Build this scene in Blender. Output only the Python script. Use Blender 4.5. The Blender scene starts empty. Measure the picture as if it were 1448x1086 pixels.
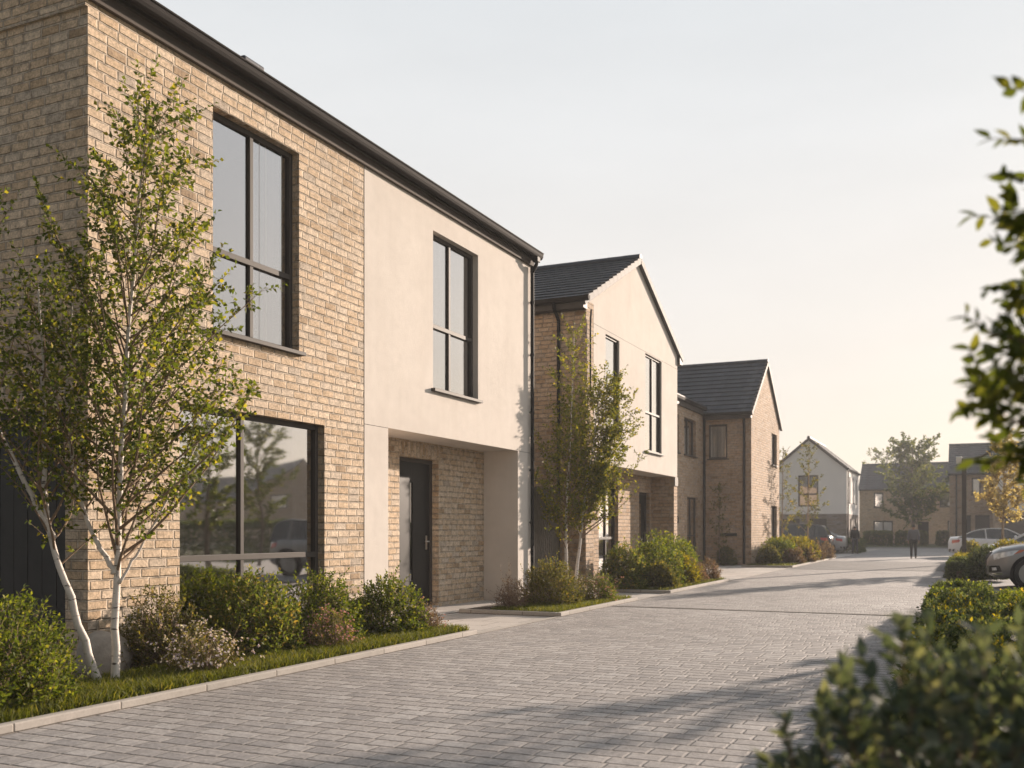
import bpy, math, random
import numpy as np
from mathutils import Vector, Matrix
from mathutils.bvhtree import BVHTree
random.seed(7)
R = math.radians
sc = bpy.context.scene
C = sc.collection
rng = np.random.default_rng(11)
UP = Vector((0, 0, 1))
CAMH = 1.35

# ------------------------------------------------------------------ materials
def newmat(name):
    m = bpy.data.materials.new(name); m.use_nodes = True
    nt = m.node_tree; nt.nodes.clear()
    return m, nt
class T:
    """small node helper"""
    def __init__(s, nt): s.nt = nt
    def n(s, typ, **k):
        nd = s.nt.nodes.new(typ)
        for a, b in k.items():
            if a.startswith('i_'): s.put(nd.inputs[a[2:].replace('__', ' ')], b)
            else: setattr(nd, a, b)
        return nd
    def put(s, sock, v):
        if isinstance(v, bpy.types.NodeSocket): s.nt.links.new(v, sock)
        elif isinstance(v, bpy.types.Node): s.nt.links.new(v.outputs[0], sock)
        else:
            if sock.type == 'RGBA' and len(v) == 3: v = (*v, 1)
            sock.default_value = v
    def math(s, op, a, b=None, c=None):
        nd = s.n('ShaderNodeMath', operation=op)
        s.put(nd.inputs[0], a)
        if b is not None: s.put(nd.inputs[1], b)
        if c is not None: s.put(nd.inputs[2], c)
        return nd.outputs[0]
    def mix(s, f, a, b, blend='MIX'):
        nd = s.n('ShaderNodeMix', data_type='RGBA', blend_type=blend)
        s.put(nd.inputs[0], f); s.put(nd.inputs[6], a); s.put(nd.inputs[7], b)
        return nd.outputs[2]
    def ramp(s, f, cols, interp='LINEAR'):
        nd = s.n('ShaderNodeValToRGB'); cr = nd.color_ramp; cr.interpolation = interp
        while len(cr.elements) < len(cols): cr.elements.new(0.5)
        for e, (p, c) in zip(cr.elements, cols):
            e.position = p; e.color = (*c, 1) if len(c) == 3 else c
        s.put(nd.inputs[0], f); return nd.outputs[0]
    def noise(s, vec, scale, detail=3, rough=.55):
        nd = s.n('ShaderNodeTexNoise'); nd.inputs['Scale'].default_value = scale
        nd.inputs['Detail'].default_value = detail; nd.inputs['Roughness'].default_value = rough
        if vec is not None: s.put(nd.inputs['Vector'], vec)
        return nd
    def rng_(s, v, a, b, c, d, smooth=False):
        nd = s.n('ShaderNodeMapRange'); nd.interpolation_type = 'SMOOTHSTEP' if smooth else 'LINEAR'
        for i, x in enumerate((v, a, b, c, d)): s.put(nd.inputs[i], x)
        return nd.outputs[0]
    def bump(s, h, dist, strength=1.0):
        nd = s.n('ShaderNodeBump'); nd.inputs['Distance'].default_value = dist
        nd.inputs['Strength'].default_value = strength; s.put(nd.inputs['Height'], h)
        return nd.outputs[0]
    def out(s, sh):
        o = s.n('ShaderNodeOutputMaterial'); s.nt.links.new(sh if isinstance(sh, bpy.types.NodeSocket) else sh.outputs[0], o.inputs['Surface'])
    def pbsdf(s, col, rough=.8, normal=None, metal=0, spec=None, **k):
        nd = s.n('ShaderNodeBsdfPrincipled'); s.put(nd.inputs['Base Color'], col)
        s.put(nd.inputs['Roughness'], rough); nd.inputs['Metallic'].default_value = metal
        if normal is not None: s.put(nd.inputs['Normal'], normal)
        if spec is not None: nd.inputs['Specular IOR Level'].default_value = spec
        for a, b in k.items(): s.put(nd.inputs[a.replace('__', ' ')], b)
        return nd

def brickmat(name, bw, rh, joint, cols, joint_col, bumpd=.012, wob=.004, rough=.9, edge=.006, mott=.35, randoff=False, stain=.18, joint_var=.3, stain_scale=.5, spec=.2, cross=None, rowoff=.22):
    m, nt = newmat(name); t = T(nt)
    uv = t.n('ShaderNodeUVMap').outputs[0]
    nz = t.noise(uv, 7, 2)
    off = t.n('ShaderNodeVectorMath', operation='SUBTRACT'); t.put(off.inputs[0], nz.outputs['Color']); off.inputs[1].default_value = (.5, .5, .5)
    ofs = t.n('ShaderNodeVectorMath', operation='SCALE'); t.put(ofs.inputs[0], off.outputs[0]); ofs.inputs['Scale'].default_value = wob * 2
    add = t.n('ShaderNodeVectorMath', operation='ADD'); t.put(add.inputs[0], uv); t.put(add.inputs[1], ofs.outputs[0])
    sep = t.n('ShaderNodeSeparateXYZ'); t.put(sep.inputs[0], add.outputs[0])
    u, v = sep.outputs[0], sep.outputs[1]
    vr = t.math('DIVIDE', v, rh); row = t.math('FLOOR', vr)
    if randoff:
        wn0 = t.n('ShaderNodeTexWhiteNoise', noise_dimensions='1D'); t.put(wn0.inputs['W'], row)
        odd = t.math('ADD', t.math('MULTIPLY', t.math('FLOORED_MODULO', row, 2), .5), t.math('MULTIPLY', wn0.outputs[0], rowoff))
    else:
        odd = t.math('MULTIPLY', t.math('FLOORED_MODULO', row, 2), .5)
    uu = t.math('ADD', t.math('DIVIDE', u, bw), odd); col = t.math('FLOOR', uu)
    fu = t.math('SUBTRACT', uu, col); fv = t.math('SUBTRACT', vr, row)
    du = t.math('MULTIPLY', t.math('MINIMUM', fu, t.math('SUBTRACT', 1, fu)), bw)
    dv = t.math('MULTIPLY', t.math('MINIMUM', fv, t.math('SUBTRACT', 1, fv)), rh)
    d = t.math('SMOOTH_MIN', du, dv, .006)
    mask = t.rng_(d, joint / 2 - .001, joint / 2 + edge, 0, 1, True)
    cmb = t.n('ShaderNodeCombineXYZ'); t.put(cmb.inputs[0], col); t.put(cmb.inputs[1], row)
    wn = t.n('ShaderNodeTexWhiteNoise', noise_dimensions='2D'); t.put(wn.inputs['Vector'], cmb.outputs[0])
    bc = t.ramp(wn.outputs[0], cols)
    fine = t.noise(add.outputs[0], 38, 4, .65)
    mid = t.noise(add.outputs[0], 11, 3, .6)
    mfac = t.math('ADD', t.math('MULTIPLY', fine.outputs[0], .6), t.math('MULTIPLY', mid.outputs[0], .4))
    bc = t.mix(1.0, bc, t.ramp(mfac, [(.3, (1 - mott,) * 3), (.7, (1 + mott * .5,) * 3)]), 'MULTIPLY')
    big = t.noise(uv, stain_scale, 4, .6)
    bc = t.mix(1.0, bc, t.ramp(big.outputs[0], [(.3, (1 - stain,) * 3), (.7, (1 + stain * .6,) * 3)]), 'MULTIPLY')
    jv = t.mix(1.0, joint_col, t.ramp(mid.outputs[0], [(.3, (1 - joint_var,) * 3), (.7, (1 + joint_var,) * 3)]), 'MULTIPLY')
    if cross is not None:      # sandy cross joints, open dark joints between the rows
        jv = t.mix(t.math('LESS_THAN', du, dv), jv, t.mix(1.0, cross, t.ramp(mid.outputs[0], [(.3, (1 - joint_var * .5,) * 3), (.7, (1 + joint_var * .5,) * 3)]), 'MULTIPLY'))
    colr = t.mix(mask, jv, bc)
    sepc = t.n('ShaderNodeSeparateColor'); t.put(sepc.inputs[0], wn.outputs['Color'])
    h = t.math('ADD', mask, t.math('MULTIPLY', fine.outputs[0], .22))
    h = t.math('ADD', h, t.math('MULTIPLY', t.math('MULTIPLY', sepc.outputs[1], mask), .35))
    nm = t.bump(h, bumpd)
    t.out(t.pbsdf(colr, rough, nm, spec=spec)); return m

def plain(name, col, rough=.7, metal=0, nscale=3, var=.12, bumpd=0, bscale=60, spec=None, coat=0, streak=False):
    m, nt = newmat(name); t = T(nt)
    tc = t.n('ShaderNodeTexCoord').outputs['Object']
    if streak:
        mp = t.n('ShaderNodeMapping'); mp.inputs['Scale'].default_value = (1, 1, .12); t.put(mp.inputs[0], tc); v = mp.outputs[0]
    else: v = tc
    nz = t.noise(v, nscale, 5, .6)
    c = t.mix(1.0, col, t.ramp(nz.outputs[0], [(.25, (1 - var,) * 3), (.75, (1 + var,) * 3)]), 'MULTIPLY')
    nm = None
    if bumpd: nm = t.bump(t.noise(tc, bscale, 4, .7).outputs[0], bumpd)
    p = t.pbsdf(c, rough, nm, metal, spec)
    if coat: p.inputs['Coat Weight'].default_value = coat; p.inputs['Coat Roughness'].default_value = .04
    t.out(p); return m

def rendermat(name, col):
    m, nt = newmat(name); t = T(nt)
    uv = t.n('ShaderNodeUVMap').outputs[0]
    n1 = t.noise(uv, .9, 5, .62); n2 = t.noise(uv, 5, 4, .6); n3 = t.noise(uv, 130, 3, .7)
    mp = t.n('ShaderNodeMapping'); mp.inputs['Scale'].default_value = (2.2, .22, 1); t.put(mp.inputs[0], uv)
    n4 = t.noise(mp.outputs[0], 1.6, 4, .65)
    c = t.mix(1.0, col, t.ramp(n1.outputs[0], [(.3, (.93, .925, .92)), (.7, (1.03, 1.03, 1.03))]), 'MULTIPLY')
    c = t.mix(1.0, c, t.ramp(n2.outputs[0], [(.3, (.965,) * 3), (.7, (1.02,) * 3)]), 'MULTIPLY')
    c = t.mix(1.0, c, t.ramp(n4.outputs[0], [(.35, (.965, .96, .955)), (.6, (1.0,) * 3)]), 'MULTIPLY')
    sp = t.n('ShaderNodeSeparateXYZ'); t.put(sp.inputs[0], uv)
    dirt = t.math('MULTIPLY', t.rng_(sp.outputs[1], .02, .42, 1, 0, True), t.rng_(n2.outputs[0], .35, .7, .25, 1))
    c = t.mix(t.math('MULTIPLY', dirt, .45), c, (.33, .28, .23))
    h = t.math('ADD', n3.outputs[0], t.math('MULTIPLY', n2.outputs[0], 1.2))
    t.out(t.pbsdf(c, .92, t.bump(h, .0035), spec=.15)); return m

def leafmat(name, cols, trans=.4, rough=.62, spec=.2):
    m, nt = newmat(name); t = T(nt)
    g = t.n('ShaderNodeNewGeometry')
    c = t.ramp(g.outputs['Random Per Island'], cols)
    p = t.pbsdf(c, rough, spec=spec)
    tr = t.n('ShaderNodeBsdfTranslucent'); t.put(tr.inputs[0], t.mix(1.0, c, (1.5, 1.45, .55), 'MULTIPLY'))
    mx = t.n('ShaderNodeMixShader'); mx.inputs[0].default_value = trans
    nt.links.new(p.outputs[0], mx.inputs[1]); nt.links.new(tr.outputs[0], mx.inputs[2])
    t.out(mx); return m

def glassmat(name, base=.3, tint=(.55, .55, .55), rough=.02):
    m, nt = newmat(name); t = T(nt)
    lw = t.n('ShaderNodeLayerWeight'); lw.inputs['Blend'].default_value = .5
    f = t.math('ADD', base, t.math('MULTIPLY', t.math('POWER', lw.outputs['Facing'], 3), .75)); f = t.math('MINIMUM', f, 1)
    tr = t.n('ShaderNodeBsdfTransparent'); tr.inputs[0].default_value = (*tint, 1)
    gl = t.n('ShaderNodeBsdfGlossy'); gl.inputs['Roughness'].default_value = rough; gl.inputs[0].default_value = (.96, .96, .97, 1)
    nz = t.noise(t.n('ShaderNodeTexCoord').outputs['Object'], .8, 1)
    t.put(gl.inputs['Normal'], t.bump(nz.outputs[0], .006))
    mx = t.n('ShaderNodeMixShader'); t.put(mx.inputs[0], f)
    nt.links.new(tr.outputs[0], mx.inputs[1]); nt.links.new(gl.outputs[0], mx.inputs[2]); t.out(mx); return m

def birchmat(name, base=(.62, .56, .5), dark=(.06, .045, .035), up=False):
    m, nt = newmat(name); t = T(nt)
    tc = t.n('ShaderNodeTexCoord').outputs['Object']
    mp = t.n('ShaderNodeMapping'); mp.inputs['Scale'].default_value = (9, 9, 34); t.put(mp.inputs[0], tc)
    n1 = t.noise(mp.outputs[0], 1, 3, .6)
    mp2 = t.n('ShaderNodeMapping'); mp2.inputs['Scale'].default_value = (14, 14, 9); t.put(mp2.inputs[0], tc)
    n2 = t.noise(mp2.outputs[0], 1, 4, .6)
    f1 = t.rng_(n1.outputs[0], .6, .68, 0, 1); f2 = t.rng_(n2.outputs[0], .63, .7, 0, 1)
    c = t.mix(f1, t.ramp(n2.outputs[0], [(.3, tuple(x * .8 for x in base)), (.6, base)]), dark)
    c = t.mix(t.math('MULTIPLY', f2, .75), c, dark)
    t.out(t.pbsdf(c, .75, t.bump(n1.outputs[0], .004))); return m

M = {}
BC = [(0, (.36, .26, .17)), (.04, (.46, .335, .22)), (.12, (.54, .4, .27)), (.35, (.565, .43, .3)), (.6, (.595, .46, .33)), (.82, (.625, .5, .375)), (.94, (.56, .46, .36)), (1, (.45, .375, .30))]
BC = [(a, tuple(x * 1.1 for x in b)) for a, b in BC]
M['brick'] = brickmat('buff_brick', .25, .0965, .012, BC, (.47, .39, .305), bumpd=.021, mott=.62, joint_var=.45, randoff=True, rowoff=.6, wob=.006, edge=.009)
BD = [(a, (b[0] * .80, b[1] * .75, b[2] * .73)) for a, b in BC]
M['brick_dark'] = brickmat('brown_brick', .25, .0965, .012, BD, (.34, .285, .23), bumpd=.022, mott=.55, joint_var=.4, randoff=True, rowoff=.6, wob=.006)
M['brick_grey'] = brickmat('grey_brick', .29, .0965, .011, [(a, (b[0] * .42, b[1] * .46, b[2] * .56)) for a, b in BC], (.17, .15, .135), bumpd=.012, mott=.4)
M['soldier'] = M['brick']
M['tile'] = brickmat('slate_tile', .34, 50, .006, [(0, (.028, .034, .046)), (.5, (.04, .047, .061)), (1, (.054, .061, .077))], (.015, .016, .018), bumpd=.006, mott=.2, rough=.6, stain=.15, wob=.001, spec=.3)
M['paver'] = brickmat('block_paver', .225, .165, .011, [(0, (.285, .272, .268)), (.3, (.345, .323, .311)), (.7, (.375, .352, .338)), (1, (.42, .40, .388))], (.105, .098, .092), bumpd=.010, wob=.009, mott=.5, edge=.010, randoff=True, rowoff=.7, cross=(.34, .315, .295), stain=.2, rough=.85, joint_var=.5, stain_scale=.35)
M['slab'] = brickmat('pale_slab', .6, .6, .008, [(0, (.40, .375, .35)), (.5, (.45, .42, .39)), (1, (.5, .465, .43))], (.2, .18, .16), bumpd=.006, mott=.15, stain=.14, rough=.85)
M['band'] = brickmat('dark_band', .2, .1, .008, [(0, (.15, .145, .145)), (1, (.2, .195, .19))], (.08, .075, .07), bumpd=.006, mott=.2, rough=.85)
M['kerb'] = brickmat('kerb_stone', .92, 9, .01, [(0, (.35, .325, .295)), (.5, (.39, .36, .325)), (1, (.43, .395, .36))], (.18, .16, .14), bumpd=.004, mott=.18, stain=.15)
M['render'] = rendermat('cream_render', (.62, .57, .52))
M['render_white'] = plain('white_render', (.72, .69, .66), .92, var=.05, nscale=.7, spec=.1)
M['frame'] = plain('anthracite_frame', (.075, .066, .059), .6, .0, var=.1, nscale=2, spec=.12)
M['black'] = plain('black_plastic', (.018, .017, .017), .65, var=.15, nscale=4, spec=.15)
M['fascia'] = plain('fascia_board', (.095, .08, .07), .8, var=.15, nscale=1.5, spec=.1)
M['gutter'] = plain('gutter_metal', (.028, .024, .022), .8, var=.12, nscale=2, spec=.08)
M['door'] = plain('dark_door', (.02, .019, .018), .5, var=.1, nscale=3, spec=.14)
M['steel'] = plain('brushed_steel', (.55, .53, .5), .3, 1.0, var=.05)
M['boards'] = plain('dark_boards', (.022, .021, .021), .6, var=.25, nscale=5, bumpd=.002, bscale=40)
M['fence'] = plain('grey_slat', (.16, .14, .12), .8, var=.25, nscale=6, bumpd=.002, bscale=50)
M['glass'] = glassmat('window_glass', .42, (.6, .58, .56))
M['glass_low'] = glassmat('lower_glass', .52, (.62, .57, .5), .028)
M['glass_soft'] = glassmat('soft_glass', .16, (.8, .79, .77))
M['carglass'] = glassmat('car_glass', .1, (.12, .13, .14))
M['room'] = plain('room_plaster', (.34, .26, .19), .9, var=.1)
M['curtain'] = plain('net_curtain', (.85, .83, .81), .9, var=.05)
M['soil'] = plain('garden_soil', (.075, .055, .04), .95, var=.4, nscale=9, bumpd=.03, bscale=25)
M['lawn'] = plain('ground_turf', (.075, .085, .03), .95, var=.35, nscale=2.5, bumpd=.02, bscale=30)
M['asphalt'] = plain('asphalt', (.16, .155, .15), .9, var=.2, nscale=1.5, bumpd=.004, bscale=120)
M['stone'] = plain('stone', (.33, .29, .25), .9, var=.3, nscale=8, bumpd=.01, bscale=20)
M['birch'] = birchmat('birch_bark')
M['twig'] = plain('twig_bark', (.20, .135, .085), .85, var=.3, nscale=20)
M['bark'] = plain('grey_bark', (.17, .13, .10), .9, var=.35, nscale=14, bumpd=.006, bscale=30)
M['bark_pale'] = plain('pale_bark', (.36, .27, .19), .9, var=.3, nscale=14, bumpd=.006, bscale=30)
L = leafmat
M['lf_birch'] = L('birch_leaf', [(0, (0.0524, 0.0747, 0.0151)), (0.4, (0.0875, 0.1148, 0.0226)), (0.75, (0.1341, 0.155, 0.0276)), (0.93, (0.2332, 0.2181, 0.0376)), (1, (0.3498, 0.2869, 0.0564))], 0.5)
M['lf_birch_warm'] = L('young_birch_leaf', [(0, (0.0718, 0.0883, 0.0198)), (0.4, (0.1196, 0.1353, 0.0264)), (0.75, (0.1854, 0.1823, 0.0343)), (1, (0.3349, 0.2705, 0.0528))], 0.5)
M['lf_green'] = L('shrub_leaf', [(0, (0.0514, 0.0787, 0.0148)), (0.5, (0.0963, 0.1272, 0.0222)), (0.85, (0.1606, 0.1818, 0.0309)), (1, (0.2956, 0.2665, 0.0494))], 0.46)
M['lf_bright'] = L('bright_shrub_leaf', [(0, (0.0544, 0.0792, 0.0173)), (0.5, (0.098, 0.1266, 0.0247)), (0.85, (0.1742, 0.2004, 0.0309)), (1, (0.294, 0.2848, 0.0494))], 0.46)
M['lf_olive'] = L('olive_shrub_leaf', [(0, (0.056, 0.0594, 0.0234)), (0.5, (0.098, 0.103, 0.0325)), (0.85, (0.161, 0.1452, 0.0455)), (1, (0.266, 0.1848, 0.065))], 0.48)
M['lf_red'] = L('reddish_shrub_leaf', [(0, (0.058, 0.0799, 0.0218)), (0.45, (0.103, 0.1335, 0.0341)), (0.8, (0.1674, 0.1815, 0.0478)), (0.93, (0.2576, 0.2178, 0.0683)), (1, (0.3606, 0.2323, 0.0819))], 0.46)
M['lf_gold'] = L('golden_shrub_leaf', [(0, (.08, .085, .014)), (.4, (.15, .14, .018)), (.8, (.26, .21, .025)), (1, (.38, .29, .035))], .45)
M['lf_hedge'] = L('hedge_leaf', [(0, (0.0391, 0.0594, 0.0346)), (0.5, (0.0718, 0.0927, 0.0499)), (0.85, (0.1175, 0.1367, 0.0672)), (1, (0.1827, 0.1901, 0.096))], 0.4, .6, .25)
M['lf_fore'] = L('glossy_leaf', [(0, (0.0642, 0.086, 0.0716)), (0.5, (0.1072, 0.1338, 0.1075)), (0.85, (0.1607, 0.1816, 0.1433)), (1, (0.257, 0.2483, 0.179))], 0.28, .7, .15)
M['lf_forelit'] = L('privet_leaf', [(0, (0.05, 0.066, 0.0182)), (0.6, (0.0875, 0.108, 0.026)), (1, (0.1875, 0.18, 0.039))], .42, .55, .25)
M['lf_far'] = L('maple_leaf', [(0, (0.0425, 0.0616, 0.0234)), (0.5, (0.0765, 0.0968, 0.0315)), (0.85, (0.1275, 0.1408, 0.0405)), (1, (0.204, 0.1936, 0.054))], 0.45)
M['lf_yellow'] = L('amber_leaf', [(0, (.30, .235, .15)), (.5, (.45, .36, .235)), (1, (.6, .5, .35))], .35)
M['lf_purple'] = L('heather_leaf', [(0, (.10, .065, .06)), (.5, (.16, .105, .09)), (1, (.26, .18, .15))], .3)
M['grass'] = L('grass_blade', [(0, (.06, .075, .014)), (.5, (.10, .115, .02)), (.85, (.16, .165, .03)), (1, (.25, .21, .06))], .4)
M['fl_white'] = L('white_petal', [(0, (.46, .34, .52)), (.5, (.62, .54, .66)), (1, (.78, .75, .78))], .3)
M['fl_pink'] = L('pink_petal', [(0, (.38, .16, .25)), (.6, (.5, .25, .34)), (1, (.6, .4, .45))], .3)
M['fl_yellow'] = L('yellow_petal', [(0, (.6, .38, .03)), (1, (.8, .58, .06))], .3)
M['tyre'] = plain('tyre_rubber', (.02, .02, .02), .85, var=.2)
M['rim'] = plain('alloy_rim', (.42, .42, .43), .3, .9, var=.1)
M['p_grey'] = plain('grey_paint', (.24, .235, .235), .36, .4, var=.03, coat=.9)
M['p_white'] = plain('white_paint', (.68, .67, .67), .3, 0, var=.02, coat=.8)
M['p_black'] = plain('black_paint', (.014, .014, .017), .3, 0, var=.03, coat=.9)
M['p_silver'] = plain('silver_paint', (.33, .33, .34), .3, .5, var=.02, coat=.8)
M['chrome'] = plain('chrome', (.7, .7, .7), .12, 1, var=.02)
M['lamp_clear'] = plain('lamp_lens', (.62, .64, .66), .12, .2, var=.35, nscale=14, coat=1)
M['lamp_red'] = plain('red_lens', (.38, .018, .015), .18, 0, var=.25, nscale=12, coat=1)
M['lamp_amber'] = plain('amber_lens', (.5, .12, .04), .2, 0, var=.2, coat=1)
M['skin'] = plain('skin', (.30, .18, .125), .6, var=.08)
M['hair'] = plain('dark_hair', (.02, .015, .012), .7, var=.2)
M['cloth_grey'] = plain('grey_cloth', (.10, .105, .12), .95, var=.15, nscale=18)
M['cloth_black'] = plain('black_cloth', (.018, .018, .02), .95, var=.2, nscale=18)
M['cloth_navy'] = plain('navy_cloth', (.03, .034, .05), .95, var=.2, nscale=18)

# ------------------------------------------------------------------ mesh helpers
class Fr:
    """a wall frame: u along the wall, z up, n outwards"""
    def __init__(s, O, U, N): s.O, s.U, s.N = Vector(O), Vector(U), Vector(N)
    def p(s, u, z, n=0): return s.O + s.U * u + UP * z + s.N * n
def boxuv(p, n):
    a = (abs(n.x), abs(n.y), abs(n.z)); k = a.index(max(a))
    return (p.y, p.z) if k == 0 else ((p.x, p.z) if k == 1 else (p.x, p.y))
class MB:
    def __init__(s): s.v = []; s.f = []; s.uv = []
    def face(s, pts, n=None, uv=None):
        pts = [Vector(p) for p in pts]
        nn = (pts[1] - pts[0]).cross(pts[2] - pts[0])
        if len(pts) > 3 and nn.length < 1e-9: nn = (pts[2] - pts[0]).cross(pts[3] - pts[0])
        if n is not None and nn.dot(Vector(n)) < 0:
            pts.reverse(); nn = -nn
            if uv: uv = list(reversed(uv))
        b = len(s.v); s.v += pts; s.f.append(list(range(b, b + len(pts))))
        s.uv += uv if uv else [boxuv(p, nn) for p in pts]
    def hexa(s, c):
        """8 corners: bottom ring 0-3, top ring 4-7"""
        b = len(s.v); c = [Vector(x) for x in c]; ctr = sum(c, Vector()) / 8; s.v += c
        for q in ((0, 1, 2, 3), (4, 5, 6, 7), (0, 1, 5, 4), (1, 2, 6, 5), (2, 3, 7, 6), (3, 0, 4, 7)):
            P = [c[i] for i in q]; nn = (P[1] - P[0]).cross(P[2] - P[0]); q = list(q)
            if nn.dot(sum(P, Vector()) / 4 - ctr) < 0: q.reverse(); nn = -nn
            s.f.append([b + i for i in q]); s.uv += [boxuv(c[i], nn) for i in q]
    def box(s, x0, x1, y0, y1, z0, z1):
        s.hexa([(x0, y0, z0), (x1, y0, z0), (x1, y1, z0), (x0, y1, z0), (x0, y0, z1), (x1, y0, z1), (x1, y1, z1), (x0, y1, z1)])
    def fbox(s, F, u0, u1, z0, z1, n0, n1):
        s.hexa([F.p(u0, z0, n0), F.p(u1, z0, n0), F.p(u1, z0, n1), F.p(u0, z0, n1), F.p(u0, z1, n0), F.p(u1, z1, n0), F.p(u1, z1, n1), F.p(u0, z1, n1)])
    def tube(s, pts, rad, n=8, cap=True):
        pts = [Vector(p) for p in pts]; m = len(pts)
        if not hasattr(rad, '__len__'): rad = [rad] * m
        prev = None; b = len(s.v)
        for i, p in enumerate(pts):
            d = (pts[min(i + 1, m - 1)] - pts[max(i - 1, 0)]).normalized()
            a = prev if prev is not None else (Vector((1, 0, 0)) if abs(d.x) < .8 else Vector((0, 1, 0)))
            a = (a - d * a.dot(d)).normalized(); prev = a; c = d.cross(a)
            for k in range(n):
                th = 2 * math.pi * k / n
                s.v.append(p + (a * math.cos(th) + c * math.sin(th)) * rad[i])
        for i in range(m - 1):
            for k in range(n):
                q = [b + i * n + k, b + i * n + (k + 1) % n, b + (i + 1) * n + (k + 1) % n, b + (i + 1) * n + k]
                s.f.append(q); s.uv += [(k / n, i), ((k + 1) / n, i), ((k + 1) / n, i + 1), (k / n, i + 1)]
        if cap:
            for o in (0, (m - 1) * n):
                q = [b + o + k for k in range(n)]
                if o == 0: q.reverse()
                s.f.append(q); s.uv += [(0, 0)] * n
    def wall(s, F, u0, u1, z0, z1, holes=(), d=.12, floor=True):
        us = sorted({u0, u1, *[h[0] for h in holes], *[h[1] for h in holes]}); zs = sorted({z0, z1, *[h[2] for h in holes], *[h[3] for h in holes]})
        us = [u for u in us if u0 <= u <= u1]; zs = [z for z in zs if z0 <= z <= z1]
        for i in range(len(us) - 1):
            for j in range(len(zs) - 1):
                cu, cz = (us[i] + us[i + 1]) / 2, (zs[j] + zs[j + 1]) / 2
                if any(h[0] < cu < h[1] and h[2] < cz < h[3] for h in holes): continue
                s.face([F.p(us[i], zs[j]), F.p(us[i + 1], zs[j]), F.p(us[i + 1], zs[j + 1]), F.p(us[i], zs[j + 1])], F.N)
        for (a, b, c, e) in holes:
            s.face([F.p(a, c), F.p(a, e), F.p(a, e, -d), F.p(a, c, -d)], F.U)
            s.face([F.p(b, c), F.p(b, e), F.p(b, e, -d), F.p(b, c, -d)], -F.U)
            s.face([F.p(a, e), F.p(b, e), F.p(b, e, -d), F.p(a, e, -d)], -UP)
            if floor: s.face([F.p(a, c), F.p(b, c), F.p(b, c, -d), F.p(a, c, -d)], UP)
    def build(s, name, mat, parent=None, smooth=False, bevel=0, local=False):
        me = bpy.data.meshes.new(name); me.from_pydata([tuple(v) for v in s.v], [], s.f)
        uvl = me.uv_layers.new(name='UVMap')
        uvl.data.foreach_set('uv', np.array(s.uv, dtype=np.float32).ravel())
        me.materials.append(M[mat] if isinstance(mat, str) else mat)
        if smooth: me.polygons.foreach_set('use_smooth', [True] * len(me.polygons))
        me.update()
        o = link(name, me, parent, local)
        if bevel:
            b = o.modifiers.new('Bevel', 'BEVEL'); b.width = bevel; b.segments = 2; b.limit_method = 'ANGLE'
        return o
def link(name, me, parent=None, local=False):
    o = bpy.data.objects.new(name, me); C.objects.link(o)
    if parent is not None:
        o.parent = parent
        if not local: o.matrix_parent_inverse = Matrix.Translation(-wloc(parent))
    return o
def wloc(o):
    """world position of an unrotated parent (empties sit at their place, meshes built in world space at 0)"""
    return Vector(o.location) if o.type == 'EMPTY' else Vector((0, 0, 0))
def tag(o, label=None, cat=None, group=None, kind=None):
    if label: o['label'] = label
    if cat: o['category'] = cat
    if group: o['group'] = group
    if kind: o['kind'] = kind
    return o
def thing(name, label, cat, loc=(0, 0, 0), group=None, rz=0):
    o = bpy.data.objects.new(name, None); C.objects.link(o); o.empty_display_size = .2
    o.location = loc; o.rotation_euler.z = rz
    return tag(o, label, cat, group)
def structure(mb, name, mat, bevel=0): return tag(mb.build(name, mat, bevel=bevel), kind='structure')

def mesh_np(name, V, F, mat, parent=None, smooth=False, local=False):
    V = np.asarray(V, dtype=np.float32); F = np.asarray(F, dtype=np.int32)
    me = bpy.data.meshes.new(name); k = F.shape[1]
    me.vertices.add(len(V)); me.vertices.foreach_set('co', V.ravel())
    me.loops.add(F.size); me.polygons.add(len(F))
    me.polygons.foreach_set('loop_start', np.arange(0, F.size, k, dtype=np.int32))
    me.loops.foreach_set('vertex_index', F.ravel())
    if smooth: me.polygons.foreach_set('use_smooth', np.ones(len(F), dtype=bool))
    me.update(calc_edges=True); me.materials.append(M[mat])
    return link(name, me, parent, local)

# ------------------------------------------------------------------ foliage
def nrm(a): return a / np.maximum(np.linalg.norm(a, axis=-1, keepdims=True), 1e-9)
def leaf_arrays(pos, d, ln, wd, big=False, droop=.12, upb=.8):
    n = len(pos); d = nrm(d)
    rv = rng.normal(size=(n, 3)); rv[:, 2] += upb * 2
    s = nrm(np.cross(d, nrm(rv))); nn = np.cross(s, d)
    ln = np.broadcast_to(np.asarray(ln, float), (n,))[:, None]; wd = np.broadcast_to(np.asarray(wd, float), (n,))[:, None]
    if not big:
        V = np.stack([pos, pos + d * ln * .45 + s * wd * .5 + nn * wd * .12, pos + d * ln - nn * ln * droop, pos + d * ln * .45 - s * wd * .5 + nn * wd * .12], 1).reshape(-1, 3)
        b = np.arange(n)[:, None] * 4
        F = np.concatenate([b + [0, 1, 2], b + [0, 2, 3]], 0)
        return V, F
    ts = [0, .2, .45, .72, 1]; ws = [.06, .72, 1, .68, 0.02]; rows = []
    for t_, w_ in zip(ts, ws):
        mid = pos + d * ln * t_ - nn * ln * droop * t_ * t_
        up_ = nn * wd * .1 * w_
        rows += [mid - s * wd * .5 * w_ + up_, mid, mid + s * wd * .5 * w_ + up_]
    V = np.stack(rows, 1).reshape(-1, 3); b = np.arange(n)[:, None] * 15; fs = []
    for r in range(4):
        for c in range(2):
            i = r * 3 + c; fs.append(b + [i, i + 1, i + 4, i + 3])
    return V, np.concatenate(fs, 0)
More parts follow.
